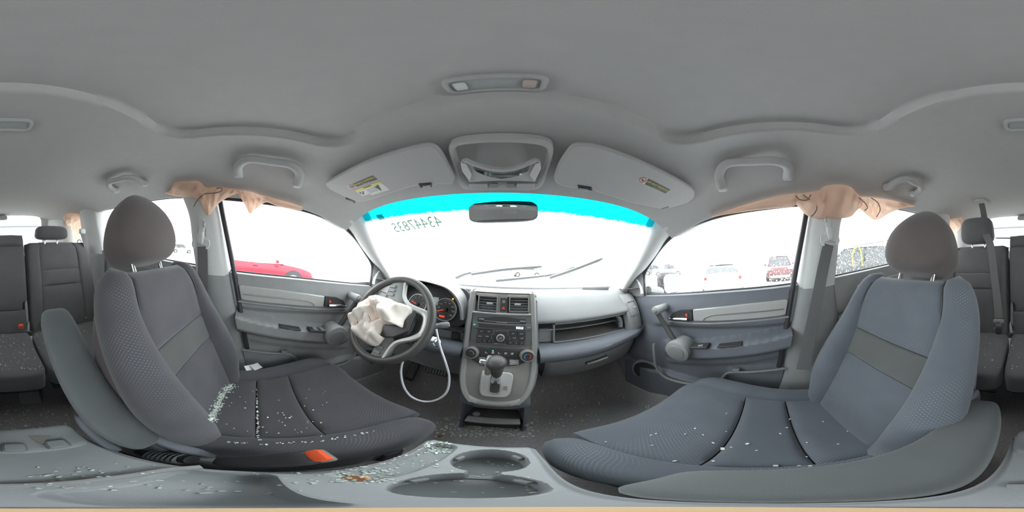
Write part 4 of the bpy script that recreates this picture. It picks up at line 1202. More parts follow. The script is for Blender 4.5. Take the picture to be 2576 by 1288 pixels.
# crumpled airbag hanging out of the hub
AB = thing('driver_airbag', 'deflated cream airbag hanging crumpled from the steering wheel hub', 'airbag', tuple(W(-0.04, -0.03, 0.03)))
ol = [(-0.135,-0.082),(-0.155,-0.045),(-0.158,-0.005),(-0.128,0.040),(-0.098,0.066),(-0.060,0.076),(-0.040,0.070),(-0.020,0.074),(0.030,0.066),(0.085,0.062),(0.098,0.035),(0.094,0.0),(0.096,-0.022),(0.070,-0.016),(0.040,-0.028),(0.018,-0.036),(0.024,-0.066),(0.022,-0.086),(0.046,-0.080),(0.038,-0.108),(0.016,-0.126),(-0.036,-0.128),(-0.094,-0.120)]
cen = (-0.045, -0.018)
rnd = random.Random(5)
mb = MB(); rows = []
NR, NA = 26, len(ol)*6
OL = spline([Vector((a, b, 0)) for a, b in ol + [ol[0]]], NA + 1)[:-1]
def crump(p, q):
    return (0.013*math.sin(38*p + 21*q + 1.3*math.sin(60*q)) + 0.010*math.sin(55*q - 30*p + 2*math.sin(45*p)) + 0.006*abs(math.sin(70*p - 40*q)) + 0.003*math.sin(160*p + 110*q))
for r in range(NR + 1):
    f = 1 - r/NR
    row_ = []
    for p in OL:
        a, b = lerp(cen[0], p.x, f), lerp(cen[1], p.y, f)
        puff = 0.052*(1 - f**4)**0.6
        h = 0.014 + puff + crump(a, b)*(0.35 + 0.9*(1 - f**6)) - 0.034*math.exp(-((a + 0.012 - 0.25*(b - 0.02))/0.011)**2)*sstep(-0.06, -0.02, b)
        row_.append(W(a, b, h))
    rows.append(row_)
rows = [[W(lerp(cen[0], p.x, 0.86), lerp(cen[1], p.y, 0.86), 0.012) for p in OL]] + rows
mb.grid(rows, cv=True)
obj('bag', mb, M['cream'], parent=AB, smooth=80)
mb = MB(); mb.tube([W(-0.05 + 0.03*math.cos(t_*0.5), -0.055 + 0.03*math.sin(t_*0.5), 0.062 + crump(-0.05 + 0.03*math.cos(t_*0.5), -0.055 + 0.03*math.sin(t_*0.5))*1.1) for t_ in range(0, 9)], 0.0010, 6)
obj('seam', mb, M['thread'], parent=AB)

# ---- steering column with stalks, key and white loop
Q = thing('steering_column', 'dark steering column shroud with a stalk behind the wheel', 'steering column', (-0.36, 0.60, 0.62))
mb = MB(); mb.rcube((0,0,0), 5, 8, f=lambda a,b,c: W(0.012 + 0.075*a, 0.0 + 0.058*c, -0.13 + 0.085*b)); obj('shroud', mb, M['dark_plastic'], parent=Q, smooth=60)
s0 = W(0.03, 0.0, -0.12); s1 = at(1124, 817, y=0.595)
mb = MB(); mb.tube([s0, s0.lerp(s1, 0.6), s0.lerp(s1, 0.85), s1], [0.010, 0.009, 0.012, 0.012], 12); k = obj('wiper_stalk', mb, M['dark_plastic'], parent=Q)
mb = MB(); mb.lathe([(0.001,0.012),(0.010,0.010),(0.0135,0.002),(0.0135,-0.022)], s1, (s1 - s0).normalized(), 14); obj('stalk_tip', mb, M['dash_top'], parent=k)
mb = MB(); mb.tube([W(-0.03, 0, -0.12), W(-0.16, 0.02, -0.10), W(-0.20, 0.02, -0.095)], [0.009, 0.009, 0.013], 10); obj('indicator_stalk', mb, M['dark_plastic'], parent=Q)
mb = MB(); mb.lathe([(0.019,0),(0.021,0.006),(0.015,0.012)], W(0.082, -0.045, -0.13), (1,-0.5,0), 18); obj('ignition_lock', mb, M['black'], parent=Q)
kp = at(1092, 861, y=0.545)
KY = thing('car_key', 'metal key on a ring hanging from the ignition', 'key', tuple(kp))
mb = MB(); mb.box(kp + Vector((-0.006, 0.012, 0.006)), (0.024, 0.026, 0.004), Matrix.Rotation(0.5, 3, 'X')); obj('blade', mb, M['chrome'], parent=KY, bevel=0.001)
rc = at(1099, 862, y=0.53)
mb = MB(); mb.tube([rc + Vector((0.013*math.cos(2*PI*k/20), 0.006*math.sin(2*PI*k/20), 0.014*math.sin(2*PI*k/20))) for k in range(20)], 0.0016, 6, closed=True); obj('ring', mb, M['chrome'], parent=KY)
LP = spline([at(1097,828,y=0.52), at(1106,868,y=0.51), at(1122,915,y=0.50), at(1130,950,y=0.495), at(1124,985,y=0.485), at(1100,1005,y=0.475), at(1068,1010,y=0.465), at(1035,998,y=0.46), at(1015,970,y=0.455), at(1009,930,y=0.46), at(1020,895,y=0.475), at(1042,868,y=0.50), at(1061,850,y=0.53)], 60)
mb = MB(); mb.tube(LP, 0.0042, 8)
o = obj('key_loop', mb, M['white']); tag(o, 'thin white plastic loop hanging from the key below the steering wheel', 'cord')
OFF[o.name] = Vector()
# ---- pedals
for nm, lb, (u, v, y), w_, h_, ct in (('brake_pedal', 'ribbed rubber brake pedal under the dash', (1100, 933, 0.80), 0.125, 0.052, 'pedal'), ('accelerator_pedal', 'upright accelerator pedal seen behind the white loop', (1040, 925, 0.86), 0.055, 0.16, 'pedal')):
    p = at(u, v, y=y)
    if nm == 'accelerator_pedal': p = p + Vector((0, 0, -0.03))
    R_ = thing(nm, lb, ct, tuple(p))
    F = frame(p, (1, 0, 0.06), (0, 0.55, 0.83))
    mb = MB(); mb.prism([F @ Vector((x, y_, 0)) for x, y_ in rrect(w_, h_, 0.008, 3)], F.to_3x3() @ Vector((0, 0, 0.012))); obj('pad', mb, M['rubber'], parent=R_, bevel=0.002)
    for i in range(7):
        x = (i - 3)*w_*0.13
        mb = MB(); mb.box((0,0,0), (w_*0.07, h_*0.75, 0.004)); mb.xf(F @ Matrix.Translation((x, 0, 0.013))); obj('rib', mb, M['dark_plastic'], parent=R_)
    mb = MB(); mb.tube([p + Vector((0, 0.02, 0.01)), p + Vector((0.01, 0.10, 0.10)), p + Vector((0.01, 0.13, 0.25))], 0.010, 8); obj('arm', mb, M['black'], parent=R_)

# ================================================================== SEATS
def ease(n, k=0.75):
    """-1..1 with points packed toward both ends"""
    return [math.copysign(abs(t)**k, t) for t in [-1 + 2*i/n for i in range(n + 1)]]
def pad(S, n=16, m=16, puff=0.012, depth=0.03, e=6, wid=1.0, hei=1.0, ref=Vector((0, 0.8, 0.7))):
    """stuffed panel over a surface S(a, b) with sewn-in edges"""
    A, B = ease(n), ease(m)
    def nr(a, b):
        d = 1e-3
        v = ((S(a + d, b) - S(a - d, b)).cross(S(a, b + d) - S(a, b - d))).normalized()
        return v if v.dot(ref) >= 0 else -v
    rows, uvs = [], []
    for b in [B[0]] + B + [B[-1]]:
        r, q = [], []
        for a in [A[0]] + A + [A[-1]]:
            r.append(S(a, b) + nr(a, b)*(puff*(1 - abs(a)**e)*(1 - abs(b)**e))); q.append((a*wid/2, b*hei/2))
        rows.append(r); uvs.append(q)
    for i, b in enumerate([B[0]] + B + [B[-1]]):
        for j, a in enumerate([A[0]] + A + [A[-1]]):
            if i in (0, m + 2) or j in (0, n + 2): rows[i][j] = S(a*0.985, b*0.985) - nr(a*0.99, b*0.99)*depth
    mb = MB(); mb.grid(rows, uvs=uvs)
    return mb
def sausage(path, prof=None, n=18, ends=0.35):
    """bolster: path of (centre, half axes, axis a, axis b); closed soft ends"""
    mb = MB(); rings, uvs = [], []
    N = len(path); acc = 0.0; prev = None
    for i, (c, ra, rb, ea, eb) in enumerate(path):
        if prev is not None: acc += (c - prev).length
        prev = c
        t = min(i, N - 1 - i)/(N - 1)
        s = min(1.0, (t/0.10)) if ends else 1
        s = math.sqrt(max(0.0, 1 - (1 - s)**2))*0.96 + 0.04
        ring, q = [], []
        for k in range(n):
            a = 2*PI*k/n
            ca, sa = math.cos(a), math.sin(a)
            x = math.copysign(abs(ca)**0.75, ca); y = math.copysign(abs(sa)**0.75, sa)
            ring.append(c + ea*(ra*x*s) + eb*(rb*y*s)); q.append((abs(k/n - 0.5)*2*PI*ra, acc))
        rings.append(ring); uvs.append(q)
    o = mb.grid(rings, cv=True, uvs=uvs)
    m = n; mb.f.append(tuple(o + k for k in range(m))[::-1]); mb.f.append(tuple(o + (N - 1)*m + k for k in range(m)))
    return mb
def tubeline(P, r=0.0018): 
    mb = MB(); mb.tube(P, r, 6); return mb

def front_seat(sg, dy, yb, rec, cloth, dotc, label):
    R = thing('front_seat', label, 'car seat', (sg*0.372, dy + 0.1, 0.0), group='front seats')
    X = lambda lx: sg*(0.372 + lx)
    hw = lambda y: interp([(-0.14,0.140),(0.0,0.152),(0.15,0.168),(0.34,0.200),(0.40,0.205)], y)
    def zt(y): return interp([(-0.16,0.352),(-0.05,0.352),(0.05,0.362),(0.2,0.382),(0.30,0.390),(0.355,0.384),(0.385,0.360),(0.398,0.325)], y)
    def yy(q): return interp([(0,-0.16),(0.62,0.20),(0.85,0.345),(0.93,0.382),(1.0,0.394)], q)
    def cush(q0, q1):
        def S(a, b):
            y = yy(lerp(q0, q1, (b + 1)/2)); lx = a*hw(y)
            return Vector((X(lx), y + dy, zt(y) + 0.018*(abs(a)**3)))
        return S
    for nm, q0, q1, mt in (('cushion_rear', 0.0, 0.345, dotc), ('cushion_middle', 0.35, 0.545, cloth), ('cushion_front', 0.55, 1.0, dotc)):
        mb = pad(cush(q0, q1), 18, 16, 0.012, 0.05, 8, 0.33, (q1 - q0)*0.6)
        obj(nm, mb, mt, parent=R, smooth=70)
    for s in (-1, 1):
        path = []
        for i in range(25):
            y = -0.17 + 0.56*i/24
            w = 0.038 + 0.010*sstep(0.0, 0.2, y) - 0.012*sstep(0.25, 0.40, y)
            c = Vector((X(s*(hw(y) + w - 0.008)), y + dy, zt(min(y, 0.37)) - 0.036 + 0.018*(1 - sstep(0.25, 0.39, y))))
            path.append((c, w, 0.062 - 0.014*sstep(0.28, 0.39, y), Vector((1, 0, 0)), Vector((0, -0.1, 1)).normalized()))
        obj('cushion_bolster', sausage(path), dotc, parent=R, smooth=70)
    # skirt and base
    mb = MB(); mb.rcube((0,0,0), 8, 8, f=lambda a,b,c: Vector((X(a*(0.205 + 0.02*(b > 0)*b)), 0.115 + 0.262*b + dy, 0.262 + 0.075*c - 0.02*(b < 0)*b*c)))
    o = obj('seat_skirt', mb, M['fab_head'], parent=R, smooth=60); o['label'] = 'dark cloth skirt below the cushion'
    mb = MB(); mb.box((X(0), 0.07 + dy, 0.155), (0.40, 0.42, 0.09)); obj('seat_frame', mb, M['black'], parent=R, bevel=0.01)
    for s in (-1, 1):
        mb = MB(); mb.box((X(s*0.185), 0.06 + dy, 0.075), (0.05, 0.58, 0.05)); mb.box((X(s*0.185), 0.31 + dy, 0.045), (0.07, 0.06, 0.09)); mb.box((X(s*0.185), -0.20 + dy, 0.045), (0.07, 0.06, 0.09))
        obj('seat_rail', mb, M['rubber'], parent=R, bevel=0.005)
    mb = MB(); mb.rcube((0,0,0), 7, 7, f=lambda a,b,c: Vector((X(-0.232 + 0.012*a), 0.02 + dy + 0.20*b, 0.262 + 0.07*c - 0.02*b))); obj('side_shield', mb, M['dark_plastic'], parent=R, smooth=50)
    mb = MB(); mb.rcube((0,0,0), 7, 7, f=lambda a,b,c: Vector((X(0.235 + 0.012*a), 0.02 + dy + 0.22*b, 0.25 + 0.07*c))); obj('side_shield', mb, M['dark_plastic'], parent=R, smooth=50)
    # ---- backrest
    r = math.radians(rec); ub = Vector((0, -math.sin(r), math.cos(r))); fb = Vector((0, math.cos(r), math.sin(r))); Bo = Vector((0, yb, 0.38))
    def P(lx, l, f): 
        p = Bo + ub*l + fb*f; return Vector((X(lx), p.y, p.z))
    wi = lambda l: interp([(-0.06,0.118),(0.1,0.132),(0.25,0.142),(0.36,0.148),(0.45,0.148),(0.53,0.130)], l)
    def f0(l): return interp([(-0.06,0.030),(0.08,0.034),(0.2,0.030),(0.35,0.020),(0.46,0.018),(0.51,0.006),(0.535,-0.018)], l)
    def back(l0, l1):
        def S(a, b):
            l = lerp(l0, l1, (b + 1)/2); return P(a*wi(l)*sg, l, f0(l) + 0.016*abs(a)**3)
        return S
    for nm, l0, l1, mt, pf in (('back_lower', -0.06, 0.228, dotc, 0.010), ('back_band', 0.230, 0.325, M['fab_band'], 0.006), ('back_upper', 0.327, 0.532, dotc, 0.010)):
        obj(nm, pad(back(l0, l1), 18, 16, pf, 0.05, 8, 0.28, l1 - l0), mt, parent=R, smooth=70)
    for s in (-1, 1):
        path = []
        for i in range(33):
            l = -0.085 + 0.636*i/32
            w = interp([(-0.085,0.040),(0.05,0.050),(0.2,0.054),(0.35,0.050),(0.45,0.045),(0.57,0.040)], l)
            fo = interp([(-0.085,0.005),(0.0,0.020),(0.12,0.036),(0.25,0.030),(0.40,0.004),(0.57,-0.022)], l)
            tilt = Vector((sg*s*0.45, 0, 0)) + fb*0.0
            ea = (Vector((sg*s, 0, 0)) - fb*0.35).normalized(); eb = (fb + Vector((sg*s*0.35, 0, 0))).normalized()
            path.append((P(s*(wi(l) + w - 0.010), l, fo), w, 0.055 + 0.012*math.exp(-((l - 0.12)/0.15)**2), ea, eb))
        obj('back_bolster', sausage(path, None, 20), dotc, parent=R, smooth=70)
        # piping down the seam of the bolster
        Pp = [P(s*(wi(l) + 0.004), l, f0(l) + 0.020) for l in [-0.05 + 0.55*i/30 for i in range(31)]]
        obj('seam_piping', tubeline(Pp, 0.0016), M['rubber'], parent=R)
    mb = MB(); mb.rcube((0,0,0), 6, 10, f=lambda a,b,c: P(a*(0.212 - 0.035*max(0, c)**2), 0.215 + 0.310*c, -0.055 + 0.045*b - 0.02*(1 - c*c)*(b < 0)))
    o = obj('back_shell', mb, M['fab_head'], parent=R, smooth=60); o['label'] = 'dark cloth back of the seat'
    mb = MB(); mb.rcube((0,0,0), 5, 6, f=lambda a,b,c: P(-0.222 + 0.018*a, 0.02 + 0.09*c, -0.03 + 0.045*b)); obj('recliner_cover', mb, M['blue_plastic'], parent=R, smooth=60)
    # ---- headrest on two chrome posts
    hb = 0.660
    def hd(a, b, c):
        w = interp([(-1,0.116),(-0.5,0.132),(0.0,0.130),(0.5,0.110),(1,0.070)], c)
        fr = 0.050 + 0.018*(1 - c*c) - 0.022*max(0, c)**2; bk = -0.128 + 0.100*(c + 1)/2
        f = lerp(bk, fr, (b + 1)/2) - 0.020*a*a*(b > 0)*b
        return P(a*w*(1 - 0.10*(b < 0)*-b*0), hb + 0.108*c + 0.014*(1 - a*a)*(c > 0)*c - 0.006*(1 - a*a)*(c < 0)*c*0, f - 0.008)
    mb = MB(); mb.rcube((0,0,0), 4.0, 14, f=hd); h = obj('headrest', mb, M['fab_head'], parent=R, smooth=80)
    mb = tubeline([hd(0.86*s_, math.sqrt(max(0, 1 - t*t*0.5))*0.4, t) for s_, t in [(1.0, -0.8 + 1.6*i/16) for i in range(17)]], 0.0012); obj('seam', mb, M['rubber'], parent=h)
    for s in (-1, 1):
        mb = MB(); mb.tube([P(s*0.068, 0.48, -0.030), P(s*0.068, 0.60, -0.032)], 0.0068, 12); obj('headrest_post', mb, M['chrome'], parent=R)
        mb = MB(); mb.lathe([(0.014,0),(0.015,0.006),(0.010,0.010)], P(s*0.068, 0.522, -0.030), ub, 14); obj('post_sleeve', mb, M['black'], parent=R)
    return R, P
SL, PL = front_seat(-1, 0.0, -0.10, 20, M['fab_grey'], M['fab_grey_dot'], 'charcoal driver seat with glass crumbs on its cushion and the inner armrest folded up')
SR, PR = front_seat(1, -0.05, -0.16, 25, M['fab_blue'], M['fab_blue_dot'], 'slate blue front passenger seat with the inner armrest folded down')
def armrest(par, p0, p1, upv, w, th, mat, name='armrest', taper=0.85, cap=None):
    p0, p1 = Vector(p0), Vector(p1); ax = (p1 - p0); L_ = ax.length; ax.normalize()
    sx = Vector((1, 0, 0)); up_ = (Vector(upv) - ax*Vector(upv).dot(ax)).normalized()
    mb = MB(); mb.rcube((0,0,0), 4.5, 14, f=lambda a,b,c: (p0 + p1)/2 + ax*(L_/2*c) + sx*(w/2*a*lerp(1, taper, (1 - c)/2)) + up_*(th/2*b*lerp(1, 0.9, (1 - c)/2)))
    o = obj(name, mb, mat, parent=par, smooth=70)
    return o, ax, up_
fa = fabric('grey_armrest_cloth', (0.120, 0.128, 0.130))
o, ax, up_ = armrest(SL, (-0.128,-0.105,0.425), (-0.108,-0.425,0.755), (0.25,0.7,0.7), 0.105, 0.080, fa, taper=0.80)
o['label'] = 'grey armrest folded up beside the driver backrest'
mb = MB(); mb.rcube((0,0,0), 3.5, 8, f=lambda a,b,c: Vector((-0.078 + 0.012*a, -0.155, 0.470)) + ax*(0.075*c) + up_*(0.026*b - 0.03)); k = obj('pivot_cover', mb, M['blue_plastic'], parent=o, smooth=60)
mb = MB(); mb.rcube((0,0,0), 3.5, 8, f=lambda a,b,c: Vector((-0.152 + 0.016*a, -0.09, 0.400)) + ax*(0.10*c) + up_*(0.028*b + 0.004)); obj('bracket', mb, M['blue_plastic'], parent=o, smooth=60)
o, ax, up_ = armrest(SR, (0.122,-0.268,0.545), (0.110,0.080,0.546), (0,0,1), 0.084, 0.078, fa, taper=0.92)
o['label'] = 'grey armrest folded down beside the passenger cushion'
mb = MB(); mb.rcube((0,0,0), 3.5, 8, f=lambda a,b,c: Vector((0.150 + 0.012*a, -0.235 + 0.08*b, 0.53 + 0.04*c))); obj('pivot_cover', mb, M['blue_plastic'], parent=o, smooth=60)

# ---- buckle on the driver seat
BK = thing('seat_belt_buckle', 'black seat belt buckle with orange red button standing beside the driver cushion', 'buckle', (-0.118, -0.03, 0.36))
b0, b1 = at(578, 1160, x=-0.112), at(780, 1158, x=-0.112)
b0, b1 = Vector((-0.116, 0.000, 0.402)), Vector((-0.108, 0.092, 0.470))
ax = (b1 - b0).normalized(); up_ = Vector((0, -ax.z, ax.y))
mb = MB(); mb.rcube((0,0,0), 4.5, 8, f=lambda a,b,c: (b0 + b1)/2 + ax*(0.062*c) + Vector((0.022*a*lerp(0.75, 1.1, (c + 1)/2), 0, 0)) + up_*(0.014*b)); obj('housing', mb, M['rubber'], parent=BK, smooth=60)
F = frame(b1 + ax*0.012, (1, 0, 0), up_)
mb = MB(); mb.rcube((0.036, 0.016, 0.020), 6, 5); mb.xf(frame(b1 + ax*0.008 + up_*0.004, (1,0,0), up_)); o = obj('release_button', mb, M['red_btn'], parent=BK); o['label'] = 'orange red release button'
mb = MB(); mb.rcube((0.040, 0.010, 0.024), 6, 5); mb.xf(frame(b1 + ax*0.006 - up_*0.007, (1,0,0), up_)); obj('latch_mouth', mb, M['warm_silver'], parent=BK)
for i in range(7):
    q = b0 - ax*(0.062 - 0.006) + ax*(-0.009*i) + Vector((0, 0, -0.0))
    mb = MB(); mb.tube([q + Vector((0.017*math.cos(2*PI*k/16), 0, 0)) + up_*(0.012*math.sin(2*PI*k/16)) for k in range(16)], 0.004, 6, closed=True); obj('bellows_ring', mb, M['dash_top'], parent=BK)
mb = MB(); mb.tube([b0 - ax*0.04, b0 - ax*0.13, b0 - ax*0.15 + Vector((-0.01, 0, -0.03))], [0.015, 0.014, 0.012], 10); obj('stalk', mb, M['rubber'], parent=BK)

# ---- cup holder tray between the seats
TR = thing('cup_holder_tray', 'grey plastic tray with two cup holders between the front seats', 'tray', (0.0, 0.02, 0.0))
tz = 0.44
poly = [(-0.072,0.258),(0.083,0.266),(0.088,0.20),(0.083,0.10),(0.078,0.03),(0.07,-0.10),(0.068,-0.215),(-0.066,-0.215),(-0.078,-0.10),(-0.080,0.02),(-0.066,0.10),(-0.068,0.18)]
# top plate as a fine grid, sunk where the cups and the pockets are
CUPS = [((0.029,0.205),0.040,0.060),((0.030,0.118),0.040,0.060)]
def tsunk(x, y):
    z = 0.0
    for (c, r, d) in CUPS:
        z = min(z, -d*sstep(r + 0.0015, r - 0.0035, math.hypot(x - c[0], (y - c[1]))))
    z = min(z, -0.055*sstep(0.014, 0.010, abs(x - 0.0295))*sstep(0.10, 0.11, y)*sstep(0.22, 0.21, y))
    d = rrsdf(x - 0.10*(y - 0.17)*0.25, y, -0.040, 0.168, 0.018, 0.080, 0.012)
    z = min(z, -0.016*sstep(0.002, -0.003, d))
    d = rrsdf(x, y, -0.016, 0.010, 0.054, 0.038, 0.015)
    z = min(z, -0.030*sstep(0.003, -0.005, d))
    return z
mb = MB(); rows = []
def txr(y): return interp([(-0.215,0.070),(-0.1,0.075),(0.03,0.080),(0.10,0.084),(0.2,0.088),(0.262,0.083)], y)
def txl(y): return interp([(-0.215,-0.068),(-0.1,-0.078),(0.02,-0.080),(0.10,-0.069),(0.18,-0.069),(0.262,-0.073)], y)
NYT, NXT = 230, 90
for j in range(NYT + 1):
    y = -0.215 + 0.477*j/NYT
    edge = 0.012*(sstep(-0.20, -0.215, y) + sstep(0.250, 0.262, y))
    row_ = []
    for i in range(NXT + 1):
        x = lerp(txl(y), txr(y), i/NXT)
        e2 = 0.012*(sstep(0.06, 0.0, i/NXT) + sstep(0.94, 1.0, i/NXT))
        row_.append((x, y, tz + tsunk(x, y) - edge - e2))
    row_ = [(row_[0][0] - 0.003, y, 0.30)] + row_ + [(row_[-1][0] + 0.003, y, 0.30)]
    rows.append(row_)
rows = [[(p[0], p[1] - 0.003, 0.30) for p in rows[0]]] + rows + [[(p[0], p[1] + 0.003, 0.30) for p in rows[-1]]]
mb.grid(rows)
tpl = plain('grey_tray_plastic', (0.34, 0.355, 0.365), 0.55, var=0.08, bump=0.2)
obj('tray_top', mb, tpl, parent=TR, smooth=50)
for (c, r, d) in CUPS:
    mb = MB(); mb.lathe([(0.001, 0.001), (r - 0.006, 0.001), (r - 0.004, 0.0)], (c[0], c[1], tz - d), (0,0,1), 28); obj('cup_mat', mb, M['dark_plastic'], parent=TR)
    for a in (0.4, 2.74):
        mb = MB(); mb.box((c[0] + (r - 0.004)*math.cos(a + 0.2), c[1] + (r - 0.004)*math.sin(a + 0.2), tz - 0.02), (0.016, 0.008, 0.022), Matrix.Rotation(a + 0.2 + PI/2, 3, 'Z')); obj('cup_clip', mb, M['dark_plastic'], parent=TR, bevel=0.002)
mb = MB(); mb.box((-0.003, 0.02, 0.235), (0.10, 0.40, 0.15)); mb.box((-0.003, 0.02, 0.075), (0.075, 0.30, 0.18)); obj('pedestal', mb, M['blue_plastic'], parent=TR, bevel=0.02)
mb = MB(); mb.tube(spline([(-0.082,-0.012,0.442),(-0.06,-0.034,0.444),(-0.02,-0.046,0.444),(0.02,-0.048,0.444),(0.06,-0.046,0.442)], 24), 0.0085, 8, sy=0.6); obj('divider_rim', mb, M['dark_plastic'], parent=TR)
# rear shelf of the tray with its catch buttons
mb = MB(); mb.rcube((0,0,0), 8, 8, f=lambda a,b,c: Vector((0.0 + 0.066*a, -0.192 + 0.042*b, 0.436 + 0.012*c))); sh = obj('rear_shelf', mb, tpl, parent=TR, smooth=50)
for cx in (-0.022, 0.034):
    mb = MB(); mb.rcube((0.034, 0.030, 0.014), 6, 5, c=(cx, -0.168, 0.446)); k = obj('catch', mb, M['dark_plastic'], parent=sh)
    mb = MB(); mb.rcube((0.027, 0.023, 0.008), 6, 5, c=(cx, -0.167, 0.453)); obj('catch_button', mb, tpl, parent=k)
mb = MB(); mb.lathe([(0.0125,0.0),(0.0135,0.001),(0.0135,0.004),(0.001,0.0045)], (0.0535, 0.0375, 0.440), (0,0,1), 28)
o = obj('round_pad', mb, plain('tan_pad', (0.80, 0.55, 0.32), 0.6, var=0.05)); tag(o, 'small round tan pad lying in the tray directly under the camera', 'pad'); OFF[o.name] = Vector()

# ================================================================== REAR BENCH
def rear_seat(x0, x1, ztop, label, head, mid=False):
    xc = (x0 + x1)/2; hwid = abs(x1 - x0)/2
    R = thing('bench_seat', label, 'car seat', (xc, -0.8, 0.12), group='seats of the rear bench')
    r = math.radians(15); ub = Vector((0, -math.sin(r), math.cos(r))); fb = Vector((0, math.cos(r), math.sin(r))); Bo = Vector((xc, -0.925, 0.385))
    Lb = (ztop - 0.385)/math.cos(r)
    P = lambda lx, l, f: Bo + Vector((lx, 0, 0)) + ub*l + fb*f
    ff = lambda l: 0.0 + 0.018*math.sin(PI*min(1, max(0, l/Lb))) - 0.025*sstep(Lb - 0.05, Lb, l)
    if mid:
        def S(l0, l1, w):
            return lambda a, b: P(a*w(lerp(l0, l1, (b + 1)/2)), lerp(l0, l1, (b + 1)/2), ff(lerp(l0, l1, (b + 1)/2)) + 0.012)
        lh = Lb - 0.085
        wn = lambda l: hwid - 0.004 - 0.030*sstep(0.215, 0.205, l)
        obj('back_lower', pad(S(0.0, 0.155, lambda l: hwid - 0.018), 14, 10, 0.008, 0.07), M['fab_rear'], parent=R, smooth=70)
        obj('back_main', pad(S(0.16, lh, wn), 16, 20, 0.010, 0.07, 10), M['fab_rear'], parent=R, smooth=70)
        obj('headrest', pad(S(lh + 0.002, Lb, lambda l: hwid - 0.006), 16, 10, 0.022, 0.09, 5), M['fab_rear'], parent=R, smooth=70)
        for s in (-1, 1):
            mb = MB(); mb.rcube((0,0,0), 5, 6, f=lambda a,b,c: P(s*(hwid - 0.010) + 0.010*a, 0.14 + 0.085*c, -0.01 + 0.03*b)); obj('hinge_cover', mb, M['dark_plastic'], parent=R, smooth=60)
    else:
        iw = lambda l: interp([(0,0.135),(0.2,0.125),(0.4,0.120),(0.52,0.120),(0.57,0.112)], l)*hwid/0.215
        sx = -0.020 if xc > 0 else 0.020
        def S(l0, l1): return lambda a, b: P(sx + a*iw(lerp(l0, l1, (b + 1)/2)), lerp(l0, l1, (b + 1)/2), ff(lerp(l0, l1, (b + 1)/2)) + 0.010)
        obj('back_lower', pad(S(0.0, 0.298), 14, 14, 0.008, 0.06), M['fab_rear'], parent=R, smooth=70)
        obj('back_band', pad(S(0.300, 0.402), 14, 8, 0.006, 0.06), M['fab_rear'], parent=R, smooth=70)
        obj('back_upper', pad(S(0.404, Lb), 14, 12, 0.008, 0.06), M['fab_rear'], parent=R, smooth=70)
        for s in (-1, 1):
            def SB(a, b, s=s):
                l = lerp(0.0, Lb - 0.004, (b + 1)/2); e = iw(l) + s*sx*-1
                xi = sx + s*iw(l); xo = s*(hwid - 0.004)
                t = (a + 1)/2 if s > 0 else 1 - (a + 1)/2
                return P(lerp(xi, xo, t), l, ff(l) + 0.014 - 0.05*sstep(0.6, 1.0, t))
            obj('back_bolster', pad(SB, 12, 16, 0.010, 0.06), M['fab_rear'], parent=R, smooth=70)
        hx0, hx1, hz0, hz1 = head
        hc = Vector(((hx0 + hx1)/2, -1.085, (hz0 + hz1)/2))
        mb = MB(); mb.rcube((0,0,0), 4.2, 10, f=lambda a,b,c: hc + Vector(((hx1 - hx0)/2*a*(1 - 0.06*c), 0.05*b + 0.012*(1 - c*c)*(b > 0), (hz1 - hz0)/2*c)))
        obj('headrest', mb, M['fab_rear'], parent=R, smooth=70)
        for s in (-1, 1):
            mb = MB(); mb.tube([hc + Vector((s*0.045, -0.005, -(hz1 - hz0)/2 + 0.02)), hc + Vector((s*0.045, 0.005, -(hz1 - hz0)/2 - 0.06))], 0.006, 10); obj('headrest_post', mb, M['chrome'], parent=R)
        mb = MB(); q = P((hwid*0.42)*(-1 if xc < 0 else 1)*0 + (0.175 if xc > 0 else -0.175), Lb + 0.010, -0.03)
        mb.tube([q + Vector((0.017*math.cos(2*PI*k/20), 0, 0.014*math.sin(2*PI*k/20))) for k in range(20)], 0.003, 6, closed=True); obj('release_loop', mb, M['dark_plastic'], parent=R)
        for s in (-1, 1):
            mb = MB(); mb.lathe([(0.008,0),(0.007,0.003),(0.001,0.004)], P(sx + s*iw(0.03)*0.92, 0.045, 0.026), fb, 12); obj('anchor_button', mb, M['dash_top'], parent=R)
    mb = MB(); mb.rcube((0,0,0), 7, 8, f=lambda a,b,c: P(a*(hwid + 0.004), Lb/2 - 0.01 + (Lb/2 + 0.005)*c, -0.055 + 0.05*b)); obj('back_shell', mb, M['fab_rear'], parent=R, smooth=60)
    # cushion
    mb = MB()
    def cf(a, b, c):
        y = -0.735 + 0.215*b
        return Vector((xc + a*(hwid - 0.003), y, 0.325 + 0.070*c*(1.0 - 0.0*b) + 0.015*(b > 0)*b - 0.012*a*a*(c > 0) + 0.012*abs(a)**2*(c > 0)))
    mb.rcube((0,0,0), 9, 14, f=cf)
    o = obj('cushion', mb, M['fab_rear'], parent=R, smooth=60)
    mb = MB(); mb.tube([(x, -0.545, 0.263) for x in (x0 + 0.02, xc, x1 - 0.02)], 0.006, 8); obj('cushion_edge', mb, M['dash_top'] if False else M['rubber'], parent=o)
    mb = MB(); mb.box((xc, -0.76, 0.20), (hwid*1.7, 0.30, 0.10)); obj('cushion_frame', mb, M['black'], parent=R, bevel=0.01)
    return R
RS1 = rear_seat(-0.625, -0.128, 0.962, 'dark rear seat behind the driver with a low headrest and a belt at its side', (-0.425, -0.205, 0.975, 1.072))
RS2 = rear_seat(-0.122, 0.132, 1.012, 'narrow dark centre rear seat with its headrest built in', None, mid=True)
RS3 = rear_seat(0.138, 0.625, 0.955, 'dark rear seat behind the passenger with a belt crossing its backrest and a raised headrest', (0.235, 0.455, 0.965, 1.150))
